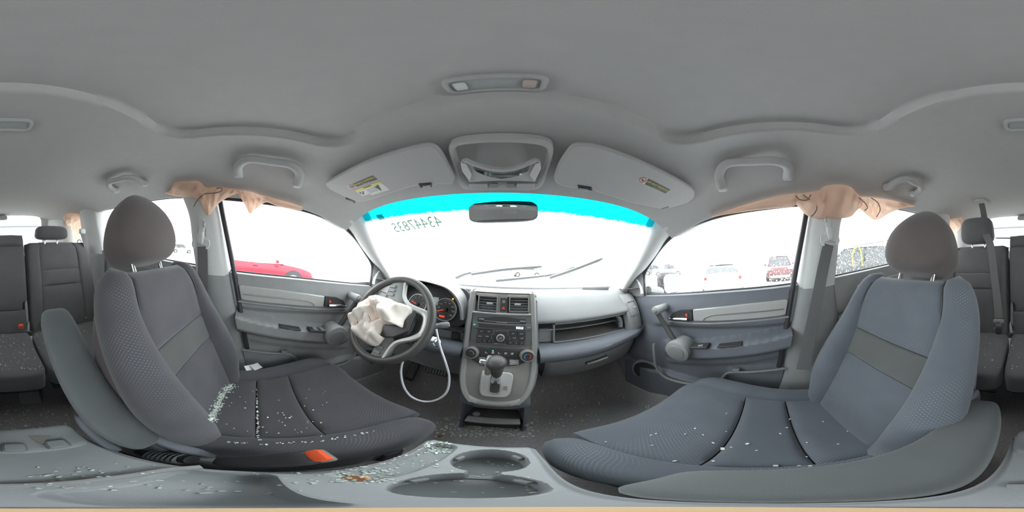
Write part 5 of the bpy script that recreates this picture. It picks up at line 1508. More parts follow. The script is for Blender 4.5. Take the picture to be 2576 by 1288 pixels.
# floor leg cover of the bench
lc = Vector((-0.062, -0.64, 0.10))
LC = thing('seat_leg_cover', 'grey plastic cover over the bench leg on the rear floor', 'cover', tuple(lc))
F = frame(lc, (1, 0, 0), (0, -0.55, 0.83))
mb = MB(); mb.prism([F @ Vector((x, y, 0)) for x, y in rrect(0.098, 0.155, 0.014, 4)], F.to_3x3() @ Vector((0, 0, 0.03))); k = obj('shell', mb, M['dash_top'], parent=LC, bevel=0.006)
mb = MB(); mb.tube([F @ Vector((x, y, 0.0305)) for x, y in ((-0.03,0.045),(-0.028,-0.02),(-0.018,-0.04),(0.018,-0.04),(0.028,-0.02),(0.03,0.045))], 0.0025, 6); obj('tab_groove', mb, M['rubber'], parent=k)
for s in (-1, 1):
    mb = MB(); mb.lathe([(0.006,0),(0.006,0.006),(0.001,0.008)], F @ Vector((s*0.03, 0.066, 0.03)), F.to_3x3() @ Vector((0,0,1)), 10); obj('bolt', mb, M['black'], parent=LC)
# rear buckles
def rear_buckle(u, v, z, mat, label, ang=0.0):
    p = at(u, v, z=z)
    B_ = thing('rear_belt_buckle', label, 'buckle', tuple(p), group='rear seat belt buckles')
    rot = Matrix.Rotation(ang, 3, 'Z') @ Matrix.Rotation(-0.35, 3, 'X')
    mb = MB(); mb.rcube((0.032, 0.020, 0.062), 5, 6); mb.xf(Matrix.Translation(p) @ rot.to_4x4()); obj('housing', mb, M['dark_plastic'], parent=B_, smooth=60)
    mb = MB(); mb.rcube((0.030, 0.018, 0.030), 6, 5, c=(0, 0.006, 0.024)); mb.xf(Matrix.Translation(p) @ rot.to_4x4()); obj('button', mb, mat, parent=B_, smooth=60)
rear_buckle(52, 825, 0.425, M['red_btn'], 'buckle with orange red button poking out of the centre rear seat')
rear_buckle(109, 820, 0.425, M['dash_top'], 'plain grey buckle in the gap between the centre and driver side rear seats')

# ================================================================== THINGS ON THE ROOF LINING
def ceil_at(u, v, off=0.0, xlim=0.672):
    """point of the lining (or of the window plane below it) seen at a photo position"""
    c = Vector(CAM); d = (at(u, v, plane=(Vector((0, 0, 1)), 3.0)) if v < 640 else at(u, v, x=1)) - c
    az = (u - 1288)/2576*2*PI; el = (644 - v)/1288*PI
    d = _c2w(math.sin(az)*math.cos(el), math.cos(az)*math.cos(el), math.sin(el))
    t = 0.15
    while t < 2.5:
        p = c + d*t
        if abs(p.x) >= xlim or p.z >= zceil(p.x, min(p.y, 0.48)) - off or p.y < -1.92: return p
        t += 0.002
    return c + d*2.0
def slab(name, uvs, pl, mat, parent, th, bevel=0.0, seg=3, rnd=0.0):
    P = [at(u, v, plane=pl) for u, v in uvs]
    if rnd: P = smooth_poly(P, 3, rnd)
    mb = MB(); mb.prism(P, pl[0]*th)
    return obj(name, mb, mat, parent=parent, bevel=bevel, seg=seg, smooth=50)
def mkplane(a, b, c):
    """z = a + b*y + c*x  as (upward normal, distance)"""
    n = Vector((-c, -b, 1)); l = n.length
    return (n/l, a/l)
sticker_black = plain('sticker_black', (0.10, 0.105, 0.10), 0.5, var=0, bump=0)
sticker_yellow = plain('sticker_yellow', (0.75, 0.62, 0.16), 0.5, var=0, bump=0)
sticker_white = plain('sticker_white', (0.68, 0.68, 0.64), 0.5, var=0, bump=0)
sticker_red = plain('sticker_red', (0.55, 0.16, 0.14), 0.5, var=0, bump=0)
def shift(pl, d): return (pl[0], pl[1] + d)
def warn_strip(par, pl, black, white, size):
    k = slab('warning_strip', black, shift(pl, -0.0004), sticker_black, par, 0.0003)
    P = [at(u, v, plane=shift(pl, -0.0009)) for u, v in black]
    ex = P[1] - P[0]; ey = P[0] - P[3]
    c = sum(P, Vector())/4
    text_mesh('warning_text', 'AIR BAG WARNING', size, sticker_yellow, frame(c + ey*0.08, ex, ey), parent=k, depth=0.0002, bold=True)
    text_mesh('warning_text', 'FLIP VISOR OVER', size*0.38, sticker_yellow, frame(c - ey*0.34, ex, ey), parent=k, depth=0.0002)
    w = slab('symbol_square', white, shift(pl, -0.0004), sticker_white, par, 0.0003)
    P = [at(u, v, plane=shift(pl, -0.0009)) for u, v in white]; c = sum(P, Vector())/4
    F = frame(c, ex, ey); r = min((P[0] - P[2]).length, (P[1] - P[3]).length)*0.30
    mb = MB(); mb.tube([F @ Vector((r*math.cos(2*PI*k/24), r*math.sin(2*PI*k/24), 0)) for k in range(24)], r*0.10, 6, closed=True)
    mb.tube([F @ Vector((-r*0.7, r*0.7, 0)), F @ Vector((r*0.7, -r*0.7, 0))], r*0.09, 6); obj('forbidden_ring', mb, sticker_red, parent=w)
    mb = MB(); mb.prism([F @ Vector((x*r, y*r, 0)) for x, y in ((-0.45,-0.3),(0.3,-0.35),(0.45,0.0),(0.15,0.35),(-0.3,0.25))], pl[0]*0.0003); obj('symbol', mb, sticker_black, parent=w)
VL = thing('sun_visor', 'grey sun visor above the steering wheel with two warning labels', 'sun visor', (-0.35, 0.33, 1.20), group='front sun visors')
plv = mkplane(1.322, -0.300, 0.055)
slab('panel', [(814,463),(847,445),(924,406),(1002,380),(1058,366),(1080,363),(1098,370),(1110,383),(1138,432),(1145,451),(1135,467),(1100,464),(1088,472),(1060,468),(1048,467),(1002,482),(924,507),(902,510),(878,501),(831,479)], plv, M['visor'], VL, 0.016, bevel=0.006, rnd=0.35)
slab('clip_notch', [(1052,463),(1085,460),(1086,471),(1058,473)], shift(plv, -0.002), M['black'], VL, 0.004, bevel=0.001)
slab('clip', [(1062,470),(1083,467),(1083,474),(1064,476)], shift(plv, -0.006), M['visor'], VL, 0.010, bevel=0.002)
slab('hinge', [(868,501),(885,506),(893,512),(880,512)], shift(plv, -0.002), M['dark_plastic'], VL, 0.012, bevel=0.002)
warn_strip(VL, plv, [(887,462.3),(937.6,441.3),(950,451.4),(897.7,470.3)], [(873,468),(885,462.6),(898,471),(886,476)], 0.0108)
k = slab('belt_label', [(892,479.4),(955,456.7),(980,477.6),(960,483.6),(935.5,491.3),(930,487.8),(912,493)], shift(plv, -0.0004), sticker_white, VL, 0.0003); k['label'] = 'white label with a yellow heading and small drawings'
h = slab('label_heading', [(892,479.4),(955,456.7),(960.6,461.2),(897.7,483)], shift(plv, -0.0008), sticker_yellow, k, 0.0003)
P = [at(u, v, plane=shift(plv, -0.0013)) for u, v in ((892,479.4),(955,456.7),(960.6,461.2),(897.7,483))]
text_mesh('heading_text', 'WARNING', 0.0075, sticker_black, frame(sum(P, Vector())/4, P[1] - P[0], P[0] - P[3]), parent=k, depth=0.0002)
for uvs in ([(941,470),(943,470),(951,464),(960,479),(958,479.5)], [(911,482),(915,481),(916,489),(912,490)], [(903,483.5),(906,482.5),(910,487),(907,488)]):
    slab('drawing', uvs, shift(plv, -0.0008), sticker_black, k, 0.0003)
for i in range(4):
    slab('text_line', [(922 + 2.2*i, 478 + 2.6*i),(944 + 2.2*i, 470.5 + 2.6*i),(944.6 + 2.2*i, 471.1 + 2.6*i),(922.6 + 2.2*i, 478.6 + 2.6*i)], shift(plv, -0.0008), M['dash_top'], k, 0.0003)
VR = thing('sun_visor', 'grey sun visor above the passenger side with one warning strip', 'sun visor', (0.38, 0.33, 1.20), group='front sun visors')
plr = mkplane(1.322, -0.300, -0.055)
slab('panel', [(1393,448),(1404,414),(1429,377),(1440,367),(1454,363),(1497,366),(1559.5,386),(1652.7,426),(1715,457),(1743,475),(1749,485),(1746,500),(1730,512),(1715,516),(1684,525.6),(1662,527),(1590.5,513),(1497,484),(1484,472),(1455,470),(1448,476),(1413.5,470),(1397,460)], plr, M['visor'], VR, 0.016, bevel=0.006, rnd=0.35)
slab('clip_notch', [(1453,466),(1488,472),(1490,480),(1455,476)], shift(plr, -0.002), M['black'], VR, 0.004, bevel=0.001)
slab('clip', [(1457,475),(1480,478),(1478,484),(1459,480)], shift(plr, -0.006), M['visor'], VR, 0.010, bevel=0.002)
slab('hinge', [(1664,526),(1682,520),(1684,528),(1668,532)], shift(plr, -0.002), M['dark_plastic'], VR, 0.012, bevel=0.002)
warn_strip(VR, plr, [(1631,449.6),(1687,477.5),(1674,487),(1621.6,463.5)], [(1601.4,454),(1614,445),(1631,449.6),(1621.6,463.5)], 0.0108)

# ---- overhead console with drop-down mirror
OC = thing('overhead_console', 'grey overhead console with its curved conversation mirror flap hanging open', 'overhead console', (0.0, 0.37, 1.215))
plo = mkplane(1.319, -0.262, 0.0)
outer = [(1128,372),(1133,360),(1159,351.6),(1210,346),(1270,344),(1320,346),(1363,350),(1387,359),(1393,372),(1391,392),(1380,425),(1366,462),(1351,477),(1310,479),(1258,479),(1210,479),(1168,476),(1155,462),(1145,430),(1133,395)]
inner = [(1142,378),(1148,368),(1165,363),(1215,359),(1270,358),(1320,360),(1360,365),(1375,372),(1378,384),(1376,400),(1370,425),(1358,452),(1345,458),(1310,459),(1258,459),(1210,459),(1178,458),(1163,450),(1154,424),(1145,395)]
Po = [at(u, v, plane=plo) for u, v in outer]; Pi = [at(u, v, plane=plo) for u, v in inner]
Po, Pi = smooth_poly(Po, 3, 0.4), smooth_poly(Pi, 3, 0.4)
n = plo[0]; mb = MB()
mb.grid([[p + n*0.02 for p in Po], [p - n*0.002 for p in Po], [lerp(p, q, 0.25) - n*0.007 for p, q in zip(Po, Pi)], [lerp(p, q, 0.8) - n*0.006 for p, q in zip(Po, Pi)], list(Pi), [p + n*0.035 for p in Pi]], cv=True)
obj('surround', mb, M['visor'], parent=OC, smooth=40)
mb = MB(); c = sum(Pi, Vector())/len(Pi)
mb.grid([[p + n*0.034 for p in Pi], [lerp(p, c, 0.3) + n*0.038 for p in Pi], [lerp(p, c, 0.999) + n*0.040 for p in Pi]], cv=True); o = obj('well', mb, M['dash_top'], parent=OC, smooth=60)
# flap: hinged at the front edge, hanging open, carrying the curved mirror
plf = mkplane(1.319 - 0.020, -0.262, 0.0)
fl = slab('flap', [(1158,408),(1172,404),(1190,412),(1212,420),(1238,426),(1265,428),(1292,425),(1318,417),(1345,404),(1359,407),(1361,425),(1346,458),(1182,459),(1162,432)], plf, M['visor'], OC, 0.006, bevel=0.002)
slab('flap_rim', [(1160,407),(1172,403),(1190,411),(1212,419),(1238,425),(1265,427),(1292,424),(1318,416),(1345,403),(1358,406),(1346,411),(1318,423),(1292,431),(1265,434),(1238,432),(1212,426),(1190,419),(1174,412)], shift(plf, -0.008), M['visor'], fl, 0.012, bevel=0.002)
o = slab('convex_mirror', [(1189,421),(1212,430),(1238,436),(1265,438),(1292,435),(1318,427),(1333,418),(1329,430),(1308,441),(1285,447),(1262,450),(1242,447),(1218,441),(1197,431)], shift(plf, -0.0055), M['mirror_glass'], fl, 0.005); o['label'] = 'bright curved mirror strip'
for uvs in ([(1160,409),(1173,413),(1186,441),(1181,458),(1164,432)], [(1358,409),(1347,412),(1333,442),(1345,458),(1360,427)]):
    slab('flap_wing', uvs, shift(plf, -0.004), M['trim_grey'], fl, 0.004, bevel=0.001)
lens = plain('frosted_lamp_lens', (0.42, 0.44, 0.43), 0.25, var=0.05, bump=0.3, bscale=250)
for uvs, mt, nm in (([(1178,463),(1226,463),(1227,475),(1185,474)], lens, 'map_lamp'), ([(1300,463),(1348,462),(1343,474),(1300,475)], lens, 'map_lamp'), ([(1232,463),(1252,463),(1252,473),(1232,473)], M['dark_plastic'], 'lamp_button'), ([(1274,463),(1294,463),(1294,473),(1274,473)], M['dark_plastic'], 'lamp_button')):
    slab(nm, uvs, shift(plo, -0.009), mt, OC, 0.008, bevel=0.002)

# ---- inside mirror
MR = thing('rear_view_mirror', 'wide grey rear view mirror hanging behind the windscreen shade band', 'mirror', (0.0, 0.54, 1.15))
c = at(1265, 531, y=0.545); fx = (at(1352, 527, y=0.545) - at(1178, 533, y=0.545)); fz = Vector((0, -0.08, 1))
F = frame(c, fx, fz)
mb = MB(); mb.rcube((0,0,0), 5, 10, f=lambda a,b,cc: F @ Vector((0.122*a, 0.036*b + 0.003*(1 - a*a)*b, -0.012 + 0.016*cc))); sh = obj('shell', mb, M['dash_top'], parent=MR, smooth=60)
mb = MB(); mb.prism([F @ Vector((x, y, 0.0065)) for x, y in rrect(0.234, 0.064, 0.026, 6)], F.to_3x3() @ Vector((0, 0, 0.0012))); obj('mirror_face', mb, M['mirror_glass'], parent=MR, smooth=30)
mb = MB(); mb.tube([F @ Vector((0.0, 0.005, -0.02)), F @ Vector((0.0, 0.03, -0.045)), wsc(0.0, 0.08)], [0.012, 0.010, 0.014], 10); obj('mirror_stem', mb, M['black'], parent=MR)

# ---- lamps
def roof_lamp(u, v, w, h, label, ends, zl):
    p = at(u, v, z=zl); p.z = zceil(p.x, p.y)
    L_ = thing('roof_lamp', label, 'lamp', tuple(p))
    O = rrect(w, h, h*0.35, 6); I = rrect(w*0.93, h*0.82, h*0.28, 6); J_ = rrect(w*0.86, h*0.62, h*0.2, 6)
    mb = MB(); mb.grid([[p + Vector((x, y, z)) for x, y in Q_] for Q_, z in ((O, 0.012), (O, -0.006), (I, -0.009), (J_, -0.006), (J_, 0.0))], cv=True); obj('rim', mb, M['visor'], parent=L_, smooth=40)
    mb = MB(); mb.grid([[p + Vector((x*f, y*f, -0.005 - 0.003*(1 - f))) for x, y in J_] for f in (1.0, 0.7, 0.35, 0.001)], cv=True); obj('lens', mb, lens, parent=L_, smooth=60)
    for s, mt in ends:
        mb = MB(); mb.rcube((w*0.13, h*0.45, 0.004), 6, 4, c=p + Vector((s*w*0.33, 0, -0.008))); obj('switch', mb, mt, parent=L_)
    return L_
roof_lamp(1244, 206, 0.128, 0.046, 'long oval roof lamp just behind the overhead console ridge', ((-1, M['print']), (1, plain('pinkish_lens', (0.55, 0.45, 0.42), 0.4))), 1.318)
roof_lamp(16, 316, 0.120, 0.058, 'square cornered roof lamp above the rear floor', (), 1.305)

# ---- grab handles
def grab(sg, y0, y1, xf, xg, zf0, zf1, zg, label):
    H = thing('grab_handle', label, 'grab handle', (sg*xf, (y0 + y1)/2, (zf0 + zf1)/2), group='roof grab handles')
    dirn = 1 if y1 > y0 else -1
    P = spline([(sg*xf, y0, zf0), (sg*lerp(xf, xg, 0.55), y0 + 0.006*dirn, lerp(zf0, zg, 0.6)), (sg*xg, y0 + 0.040*dirn, zg), (sg*xg, (y0 + y1)/2, zg - 0.004), (sg*xg, y1 - 0.045*dirn, zg - 0.008), (sg*lerp(xf, xg, 0.6), y1 - 0.008*dirn, lerp(zf1, zg, 0.5)), (sg*xf, y1, zf1)], 36)
    mb = MB(); mb.tube(P, [0.0175 - 0.0035*math.sin(PI*i/35) for i in range(36)], 12); obj('grip', mb, M['visor'], parent=H, smooth=60)
    for p in (P[0], P[-1]):
        mb = MB(); mb.rcube((0.034, 0.034, 0.030), 4.5, 6, c=p + Vector((sg*0.012, 0, 0.004))); obj('foot', mb, M['visor'], parent=H, smooth=60)
    return H
grab(-1, -0.085, 0.130, 0.545, 0.470, 1.245, 1.222, 1.264, 'long grey grab handle above the driver door')
grab(1, 0.135, -0.085, 0.545, 0.470, 1.222, 1.245, 1.264, 'long grey grab handle above the passenger door')
grab(-1, -0.70, -0.50, 0.545, 0.478, 1.258, 1.252, 1.280, 'short grey grab handle above the rear door behind the driver')
grab(1, -0.50, -0.68, 0.545, 0.478, 1.252, 1.258, 1.280, 'short grey grab handle above the rear door behind the passenger')
for u, v in ((130, 531), (2576, 531)):
    pass

# ---- burst curtain airbags
def curtain(label, cols, seams, name='curtain_airbag', rs=1):
    R_ = None
    tops = [ceil_at(u, a, 0.014) for u, a, b in cols]; bots = [ceil_at(u, b, 0.014, 0.668) for u, a, b in cols]
    n = 10*(len(cols) - 1) + 1
    T_, B_ = spline(tops, n), spline(bots, n)
    # keep straight-ish between samples to avoid overshoot
    sg = 1 if tops[0].x > 0 else -1
    R_ = thing(name, label, 'airbag', tuple(bots[len(bots)//2]), group='burst curtain airbags along the roof rails')
    rows = []
    for i in range(n):
        a, b = T_[i], B_[i]; L_ = (a - b).length
        row_ = []
        for j in range(13):
            t = j/12
            p = a.lerp(b, t)
            w = min(1, L_/0.08)
            q = 0.016*w*math.sin(PI*t)**0.6 + 0.006*w*math.sin(i*0.55 + 5*t + rs) * math.sin(PI*t) + 0.005*w*math.sin(i*0.23*rs - 9*t)*math.sin(PI*t)
            row_.append(p + Vector((-sg*q, 0, -0.25*abs(q))))
        rows.append(row_)
    back = [[p + Vector((sg*0.012, 0, 0.002)) for p in (r[0], r[-1])] for r in rows]
    mb = MB(); mb.grid([[bk_[0]] + r + [bk_[1]] for r, bk_ in zip(rows, back)])
    obj('fabric', mb, M['peach'], parent=R_, smooth=60)
    for sm in seams:
        P = [ceil_at(u, v, 0.052, 0.634) for u, v in sm]
        mb = MB(); mb.tube(spline(P, 24), 0.0022, 6); obj('seam', mb, M['thread'], parent=R_)
    return R_
curtain('peach curtain airbag hanging from the roof rail above the passenger door and centre pillar',
    [(1790,543,545),(1830,530,538),(1900,507,528),(1990,487,520),(2005,486,515),(2030,484,540),(2060,478,550),(2075,468,550),(2110,464,550),(2140,470,545),(2155,485,530),(2165,495,522)],
    [[(2002,493),(2012,502),(2030,503),(2040,490)], [(2020,490),(2040,505),(2055,520),(2050,535),(2040,545)]], rs=1)
curtain('crumpled peach airbag folds hanging over the rear window beside the passenger headrest',
    [(2163,495,522),(2178,496,535),(2190,497,545),(2200,498,552),(2215,500,550),(2240,503,535),(2270,509,524),(2300,515,520)],
    [[(2160,497),(2175,510),(2182,522),(2175,530)], [(2192,498),(2208,510),(2214,528),(2205,546)]], rs=2)
curtain('peach airbag scrap showing at the rear quarter window behind the passenger headrest',
    [(2368,540,545),(2378,548,590),(2388,550,603),(2400,549,590),(2412,548,578),(2420,547,560)], [], rs=3)
curtain('peach curtain airbag hanging in points above the driver door and centre pillar',
    [(415,485,487),(430,478,490),(440,460,493),(470,455,497),(500,456,505),(513,468,525),(523,472,542),(536,471,527),(550,470,510),(575,473,494),(590,475,488),(600,478,484)],
    [[(487,520),(497,503),(515,488),(535,486),(555,482),(558,473),(545,474)]], rs=1)
curtain('small pointed peach airbag corner hanging in the open driver window',
    [(598,478,482),(607,479,500),(616,480,515),(628,482,537),(640,485,528),(652,489,520),(670,494,508),(700,502,518),(730,510,524),(760,520,529)], [], rs=2)
curtain('peach airbag scrap showing at the rear quarter window behind the driver seat',
    [(163,541,550),(170,538,568),(180,537,570),(188,537,606),(196,538,590),(205,540,570),(214,540,546)], [[(172,548),(175,558),(185,562),(192,552)]], rs=3)

# ---- seat belts
def strap(P, w, mat, name, parent, wdir=None, th=0.0016):
    P = spline(P, 30); mb = MB(); rings = []
    for i, p in enumerate(P):
        t = (P[min(i+1, 29)] - P[max(i-1, 0)]).normalized()
        s = Vector(wdir); s = (s - t*s.dot(t)).normalized(); nn = t.cross(s)
        rings.append([p + s*(w/2) + nn*th, p + s*(w/2) - nn*th, p - s*(w/2) - nn*th, p - s*(w/2) + nn*th])
    mb.loft(rings); return obj(name, mb, mat, parent=parent, smooth=30)
def front_belt(sg, pts, guide, label):
    g = at(*guide, x=sg*0.668)
    R_ = thing('seat_belt', label, 'seat belt', tuple(g), group='front seat belts')
    P = [at(u, v, x=sg*xx) for u, v, xx in pts]
    strap(P, 0.048, M['webbing'], 'strap', R_, (0, 1, 0))
    mb = MB(); mb.rcube((0.022, 0.030, 0.100), 5, 6, c=g + Vector((sg*0.008, -0.004, 0.042))); a = obj('height_slider', mb, M['trim_grey'], parent=R_, smooth=60)
    mb = MB(); mb.rcube((0.016, 0.042, 0.130), 6, 6, c=g + Vector((sg*0.016, -0.004, 0.040))); obj('slider_recess', mb, M['dash_top'], parent=R_, smooth=60)
    q = g + Vector((-sg*0.004, 0, -0.018))
    pts2 = [(-0.040,0.012),(-0.044,-0.012),(-0.034,-0.030),(-0.026,-0.030),(-0.027,-0.012),(0.027,-0.012),(0.026,-0.030),(0.034,-0.030),(0.044,-0.012),(0.040,0.012),(0.022,0.016),(0.014,0.034),(-0.014,0.034),(-0.022,0.016)]
    mb = MB(); mb.prism([q + Vector((0, y, z)) for y, z in smooth_poly_2(pts2)], Vector((-sg*0.008, 0, 0))); obj('belt_guide', mb, M['trim_grey'], parent=R_, bevel=0.003, seg=2)
    mb = MB(); mb.rcube((0.020, 0.028, 0.060), 4, 6, c=q + Vector((-sg*0.008, 0, 0.020))); obj('guide_cover', mb, M['trim_grey'], parent=R_, smooth=60)
    mb = MB(); mb.rcube((0.010, 0.006, 0.030), 4, 4, c=g + Vector((-sg*0.004, 0.012, 0.066))); obj('slider_button', mb, M['silver'], parent=a, smooth=60)
    return R_
def smooth_poly_2(p):
    return [(v.x, v.y) for v in smooth_poly([(a, b, 0) for a, b in p], 2, 0.25)]
front_belt(-1, [(509,620,0.664),(510,660,0.668),(511,720,0.668),(512,790,0.66),(515,880,0.62)], (507,600), 'grey seat belt running down the centre pillar behind the driver seat')
front_belt(1, [(2084,615,0.664),(2074,660,0.668),(2062,720,0.662),(2046,800,0.655),(2034,860,0.645),(2020,930,0.62)], (2085,590), 'grey seat belt running down the centre pillar behind the passenger seat')
# centre rear belt coming down from the roof
p = at(2470, 522, z=1.30)
RB = thing('rear_seat_belt', 'grey belt dropping from the roof across the passenger side rear backrest', 'seat belt', tuple(Vector((0.355, -1.25, 1.29))))
hb_ = Vector((0.352, -1.262, zceil(0.35, -1.26) - 0.006))
mb = MB(); mb.rcube((0.095, 0.155, 0.026), 5, 6, c=hb_); k = obj('roof_retractor', mb, M['visor'], parent=RB, smooth=60)
mb = MB(); mb.box(hb_ + Vector((0, 0.01, -0.012)), (0.055, 0.075, 0.006)); obj('retractor_door', mb, M['trim_grey'], parent=k, bevel=0.002)
strap([hb_ + Vector((0.0, 0.0, -0.012)), Vector((0.325, -1.21, 1.18)), Vector((0.275, -1.03, 1.03)), at(2492, 620, y=-0.995), at(2502, 700, y=-0.955), at(2509, 760, y=-0.905), at(2512, 800, y=-0.875)], 0.046, M['webbing'], 'strap', RB, (1, 0, 0))
q = at(2512, 808, y=-0.870)
mb = MB(); mb.rcube((0.062, 0.014, 0.026), 5, 6, c=q); obj('belt_tongue', mb, M['dark_plastic'], parent=RB, smooth=60)
mb = MB(); mb.rcube((0.036, 0.008, 0.040), 6, 5, c=q + Vector((0, 0.004, -0.022))); obj('tongue_plate', mb, M['chrome'], parent=RB, smooth=60)
mb = MB(); mb.rcube((0.038, 0.022, 0.060), 5, 6, c=q + Vector((0.002, 0.002, -0.060))); obj('buckle', mb, M['black'], parent=RB, smooth=60)
LBt = thing('rear_seat_belt', 'grey belt hanging at the outer side of the rear seat behind the driver', 'seat belt', (-0.58, -1.1, 1.02))
strap([at(207, 588, y=-1.10), at(214, 615, y=-1.06), at(224, 665, y=-1.03), at(231, 720, y=-1.0), at(236, 770, y=-0.97), at(238, 830, y=-0.93)], 0.046, M['webbing'], 'strap', LBt, (1, 0.5, 0))
q = at(207, 582, y=-1.10); mb = MB(); mb.rcube((0.050, 0.030, 0.042), 4, 6, c=q); obj('belt_guide', mb, M['trim_grey'], parent=LBt, smooth=60)

# ================================================================== OUTSIDE: lot, parked cars, building
GZ = -0.45
mb = MB(); mb.grid([[(x, y, GZ) for x in (-90, -30, -10, 0, 10, 30, 90)] for y in (-90, -30, -10, 0, 10, 30, 90)])
o = obj('ground', mb, plain('wet_ground_sky_glare', (0.58, 0.59, 0.59), 0.5, var=0.15, vscale=0.6, bump=0.2, bscale=8), fix=False)  # wet asphalt; reflected sky and overexposure are put into its pale colour
tag(o, 'pale wet concrete ground of the parking lot', 'ground', kind='structure')
tyre = M['rubber']
dark_glass = plain('car_window_glass', (0.05, 0.055, 0.06), 0.08, var=0, bump=0, spec=0.7)
rimm = plain('alloy_rim', (0.5, 0.5, 0.52), 0.3, metal=0.6, var=0.05, bump=0)
tail_red = plain('tail_lamp_red', (0.55, 0.03, 0.03), 0.25, var=0.05, bump=0)
lampw = plain('lamp_lens', (0.7, 0.72, 0.72), 0.15, var=0.03, bump=0)
plate_w = plain('number_plate', (0.75, 0.76, 0.78), 0.4, var=0.02, bump=0)
def car(name, label, loc, fwd, paint, kind='sedan', group='cars parked around the lot', roofm=None, gl=None):
    fwd = Vector((fwd[0], fwd[1], 0)).normalized(); rt = Vector((fwd.y, -fwd.x, 0))
    base = Vector((loc[0], loc[1], GZ))
    Mx = Matrix(((rt.x, fwd.x, 0, base.x), (rt.y, fwd.y, 0, base.y), (0, 0, 1, base.z), (0, 0, 0, 1)))
    R_ = thing(name, label, 'car', tuple(base), group=group)
    pt = plain(name + '_paint', paint, 0.28, var=0.03, bump=0, spec=0.6)
    if kind == 'sedan':
        top = [(-2.32,0.62),(-2.28,0.88),(-2.05,0.98),(-1.5,1.0),(-0.5,0.97),(0.5,0.94),(0.95,0.93),(1.5,0.86),(1.95,0.76),(2.22,0.64),(2.32,0.50)]
        cab = [(-1.72,0.98),(-1.05,1.34),(-0.7,1.42),(-0.1,1.45),(0.30,1.40),(1.05,0.93)]; W0 = 0.90
    elif kind == 'suv':
        top = [(-2.30,0.75),(-2.27,1.05),(-2.1,1.10),(-1.5,1.10),(-0.5,1.07),(0.5,1.05),(0.95,1.05),(1.5,1.02),(2.0,0.95),(2.25,0.82),(2.32,0.6)]
        cab = [(-2.22,1.08),(-2.05,1.62),(-1.8,1.74),(-0.6,1.78),(0.15,1.74),(0.35,1.68),(1.05,1.05)]; W0 = 0.95
    else:
        top = [(-2.65,0.80),(-2.62,1.10),(-2.4,1.12),(-1.0,1.12),(-0.5,1.12),(0.5,1.10),(1.0,1.10),(1.6,1.08),(2.2,1.02),(2.45,0.9),(2.55,0.62)]
        cab = [(-0.72,1.10),(-0.62,1.70),(-0.40,1.82),(0.4,1.82),(0.62,1.74),(1.25,1.10)]; W0 = 0.98
    y0, y1 = top[0][0], top[-1][0]
    rings = []
    for i in range(33):
        y = lerp(y0, y1, i/32); zt_ = interp(top, y)
        e = min(1.0, min(y - y0, y1 - y)/0.5); w = W0*(0.80 + 0.20*math.sqrt(max(0, 1 - (1 - e)**2)))
        zb = 0.24
        half = [(0.80*w, zb), (0.97*w, zb + 0.10), (1.0*w, lerp(zb, zt_, 0.45)), (0.985*w, lerp(zb, zt_, 0.72)), (0.93*w, zt_ - 0.06), (0.86*w, zt_ - 0.012), (0.5*w, zt_ + 0.012), (0, zt_ + 0.02)]
        rings.append([Mx @ Vector((x, y, z)) for x, z in half] + [Mx @ Vector((-x, y, z)) for x, z in reversed(half[:-1])])
    mb = MB(); mb.loft(rings); obj('body', mb, pt, parent=R_, smooth=50)
    # cabin: dark glass box with painted roof and pillars
    C_ = spline([(a, b, 0) for a, b in cab], 24)
    zmax = max(b for a, b in cab); belt = cab[0][1]
    def cw(z): return W0*lerp(0.88, 0.68, max(0, min(1, (z - belt)/(zmax - belt))))
    ybase0, ybase1 = cab[0][0], cab[-1][0]
    mb = MB(); mb.grid([[Mx @ Vector((s*cw(p.y), p.x, p.y)) for s in (-1, -0.5, 0, 0.5, 1)] for p in C_]); obj('screen_glass', mb, gl or dark_glass, parent=R_, smooth=60)
    for s in (-1, 1):
        mb = MB(); mb.grid([[Mx @ Vector((s*cw(lerp(belt - 0.05, p.y, t)), p.x, lerp(belt - 0.05, p.y, t))) for t in (0, 0.5, 1)] for p in C_]); obj('side_glass', mb, gl or dark_glass, parent=R_, smooth=60)
        mb = MB(); mb.tube([Mx @ Vector((s*cw(p.y)*1.005, p.x, p.y)) for p in C_], 0.035, 6); obj('roof_edge', mb, roofm or pt, parent=R_, smooth=60)
        ymid = (cab[2][0] + cab[-2][0])/2
        mb = MB(); mb.tube([Mx @ Vector((s*cw(belt)*1.01, ymid - 0.05, belt)), Mx @ Vector((s*cw(zmax - 0.04)*1.01, ymid - 0.12, zmax - 0.04))], 0.045, 6); obj('door_pillar', mb, gl or M['black'], parent=R_)
        mb = MB(); mb.rcube((0.16, 0.12, 0.13), 4, 5); mb.xf(Mx @ Matrix.Translation((s*(W0 + 0.10), cab[-1][0] - 0.30, belt + 0.06))); obj('wing_mirror', mb, pt, parent=R_, smooth=60)
        mb = MB(); mb.rcube((0.035, 0.20, 0.035), 4, 4); mb.xf(Mx @ Matrix.Translation((s*(W0 - 0.005), ymid + 0.10, belt - 0.14))); obj('door_handle', mb, pt, parent=R_, smooth=60)
        mb = MB(); mb.rcube((0.10, 0.12, 0.20 if kind == 'suv' else 0.13), 4, 5); mb.xf(Mx @ Matrix.Translation((s*(W0 - 0.17), y0 + 0.06, belt - 0.16))); obj('tail_lamp', mb, tail_red, parent=R_, smooth=60)
        mb = MB(); mb.rcube((0.30, 0.20, 0.13), 3.5, 5); mb.xf(Mx @ Matrix.Translation((s*(W0 - 0.26), y1 - 0.12, top[-2][1] + 0.02))); obj('head_lamp', mb, lampw, parent=R_, smooth=60)
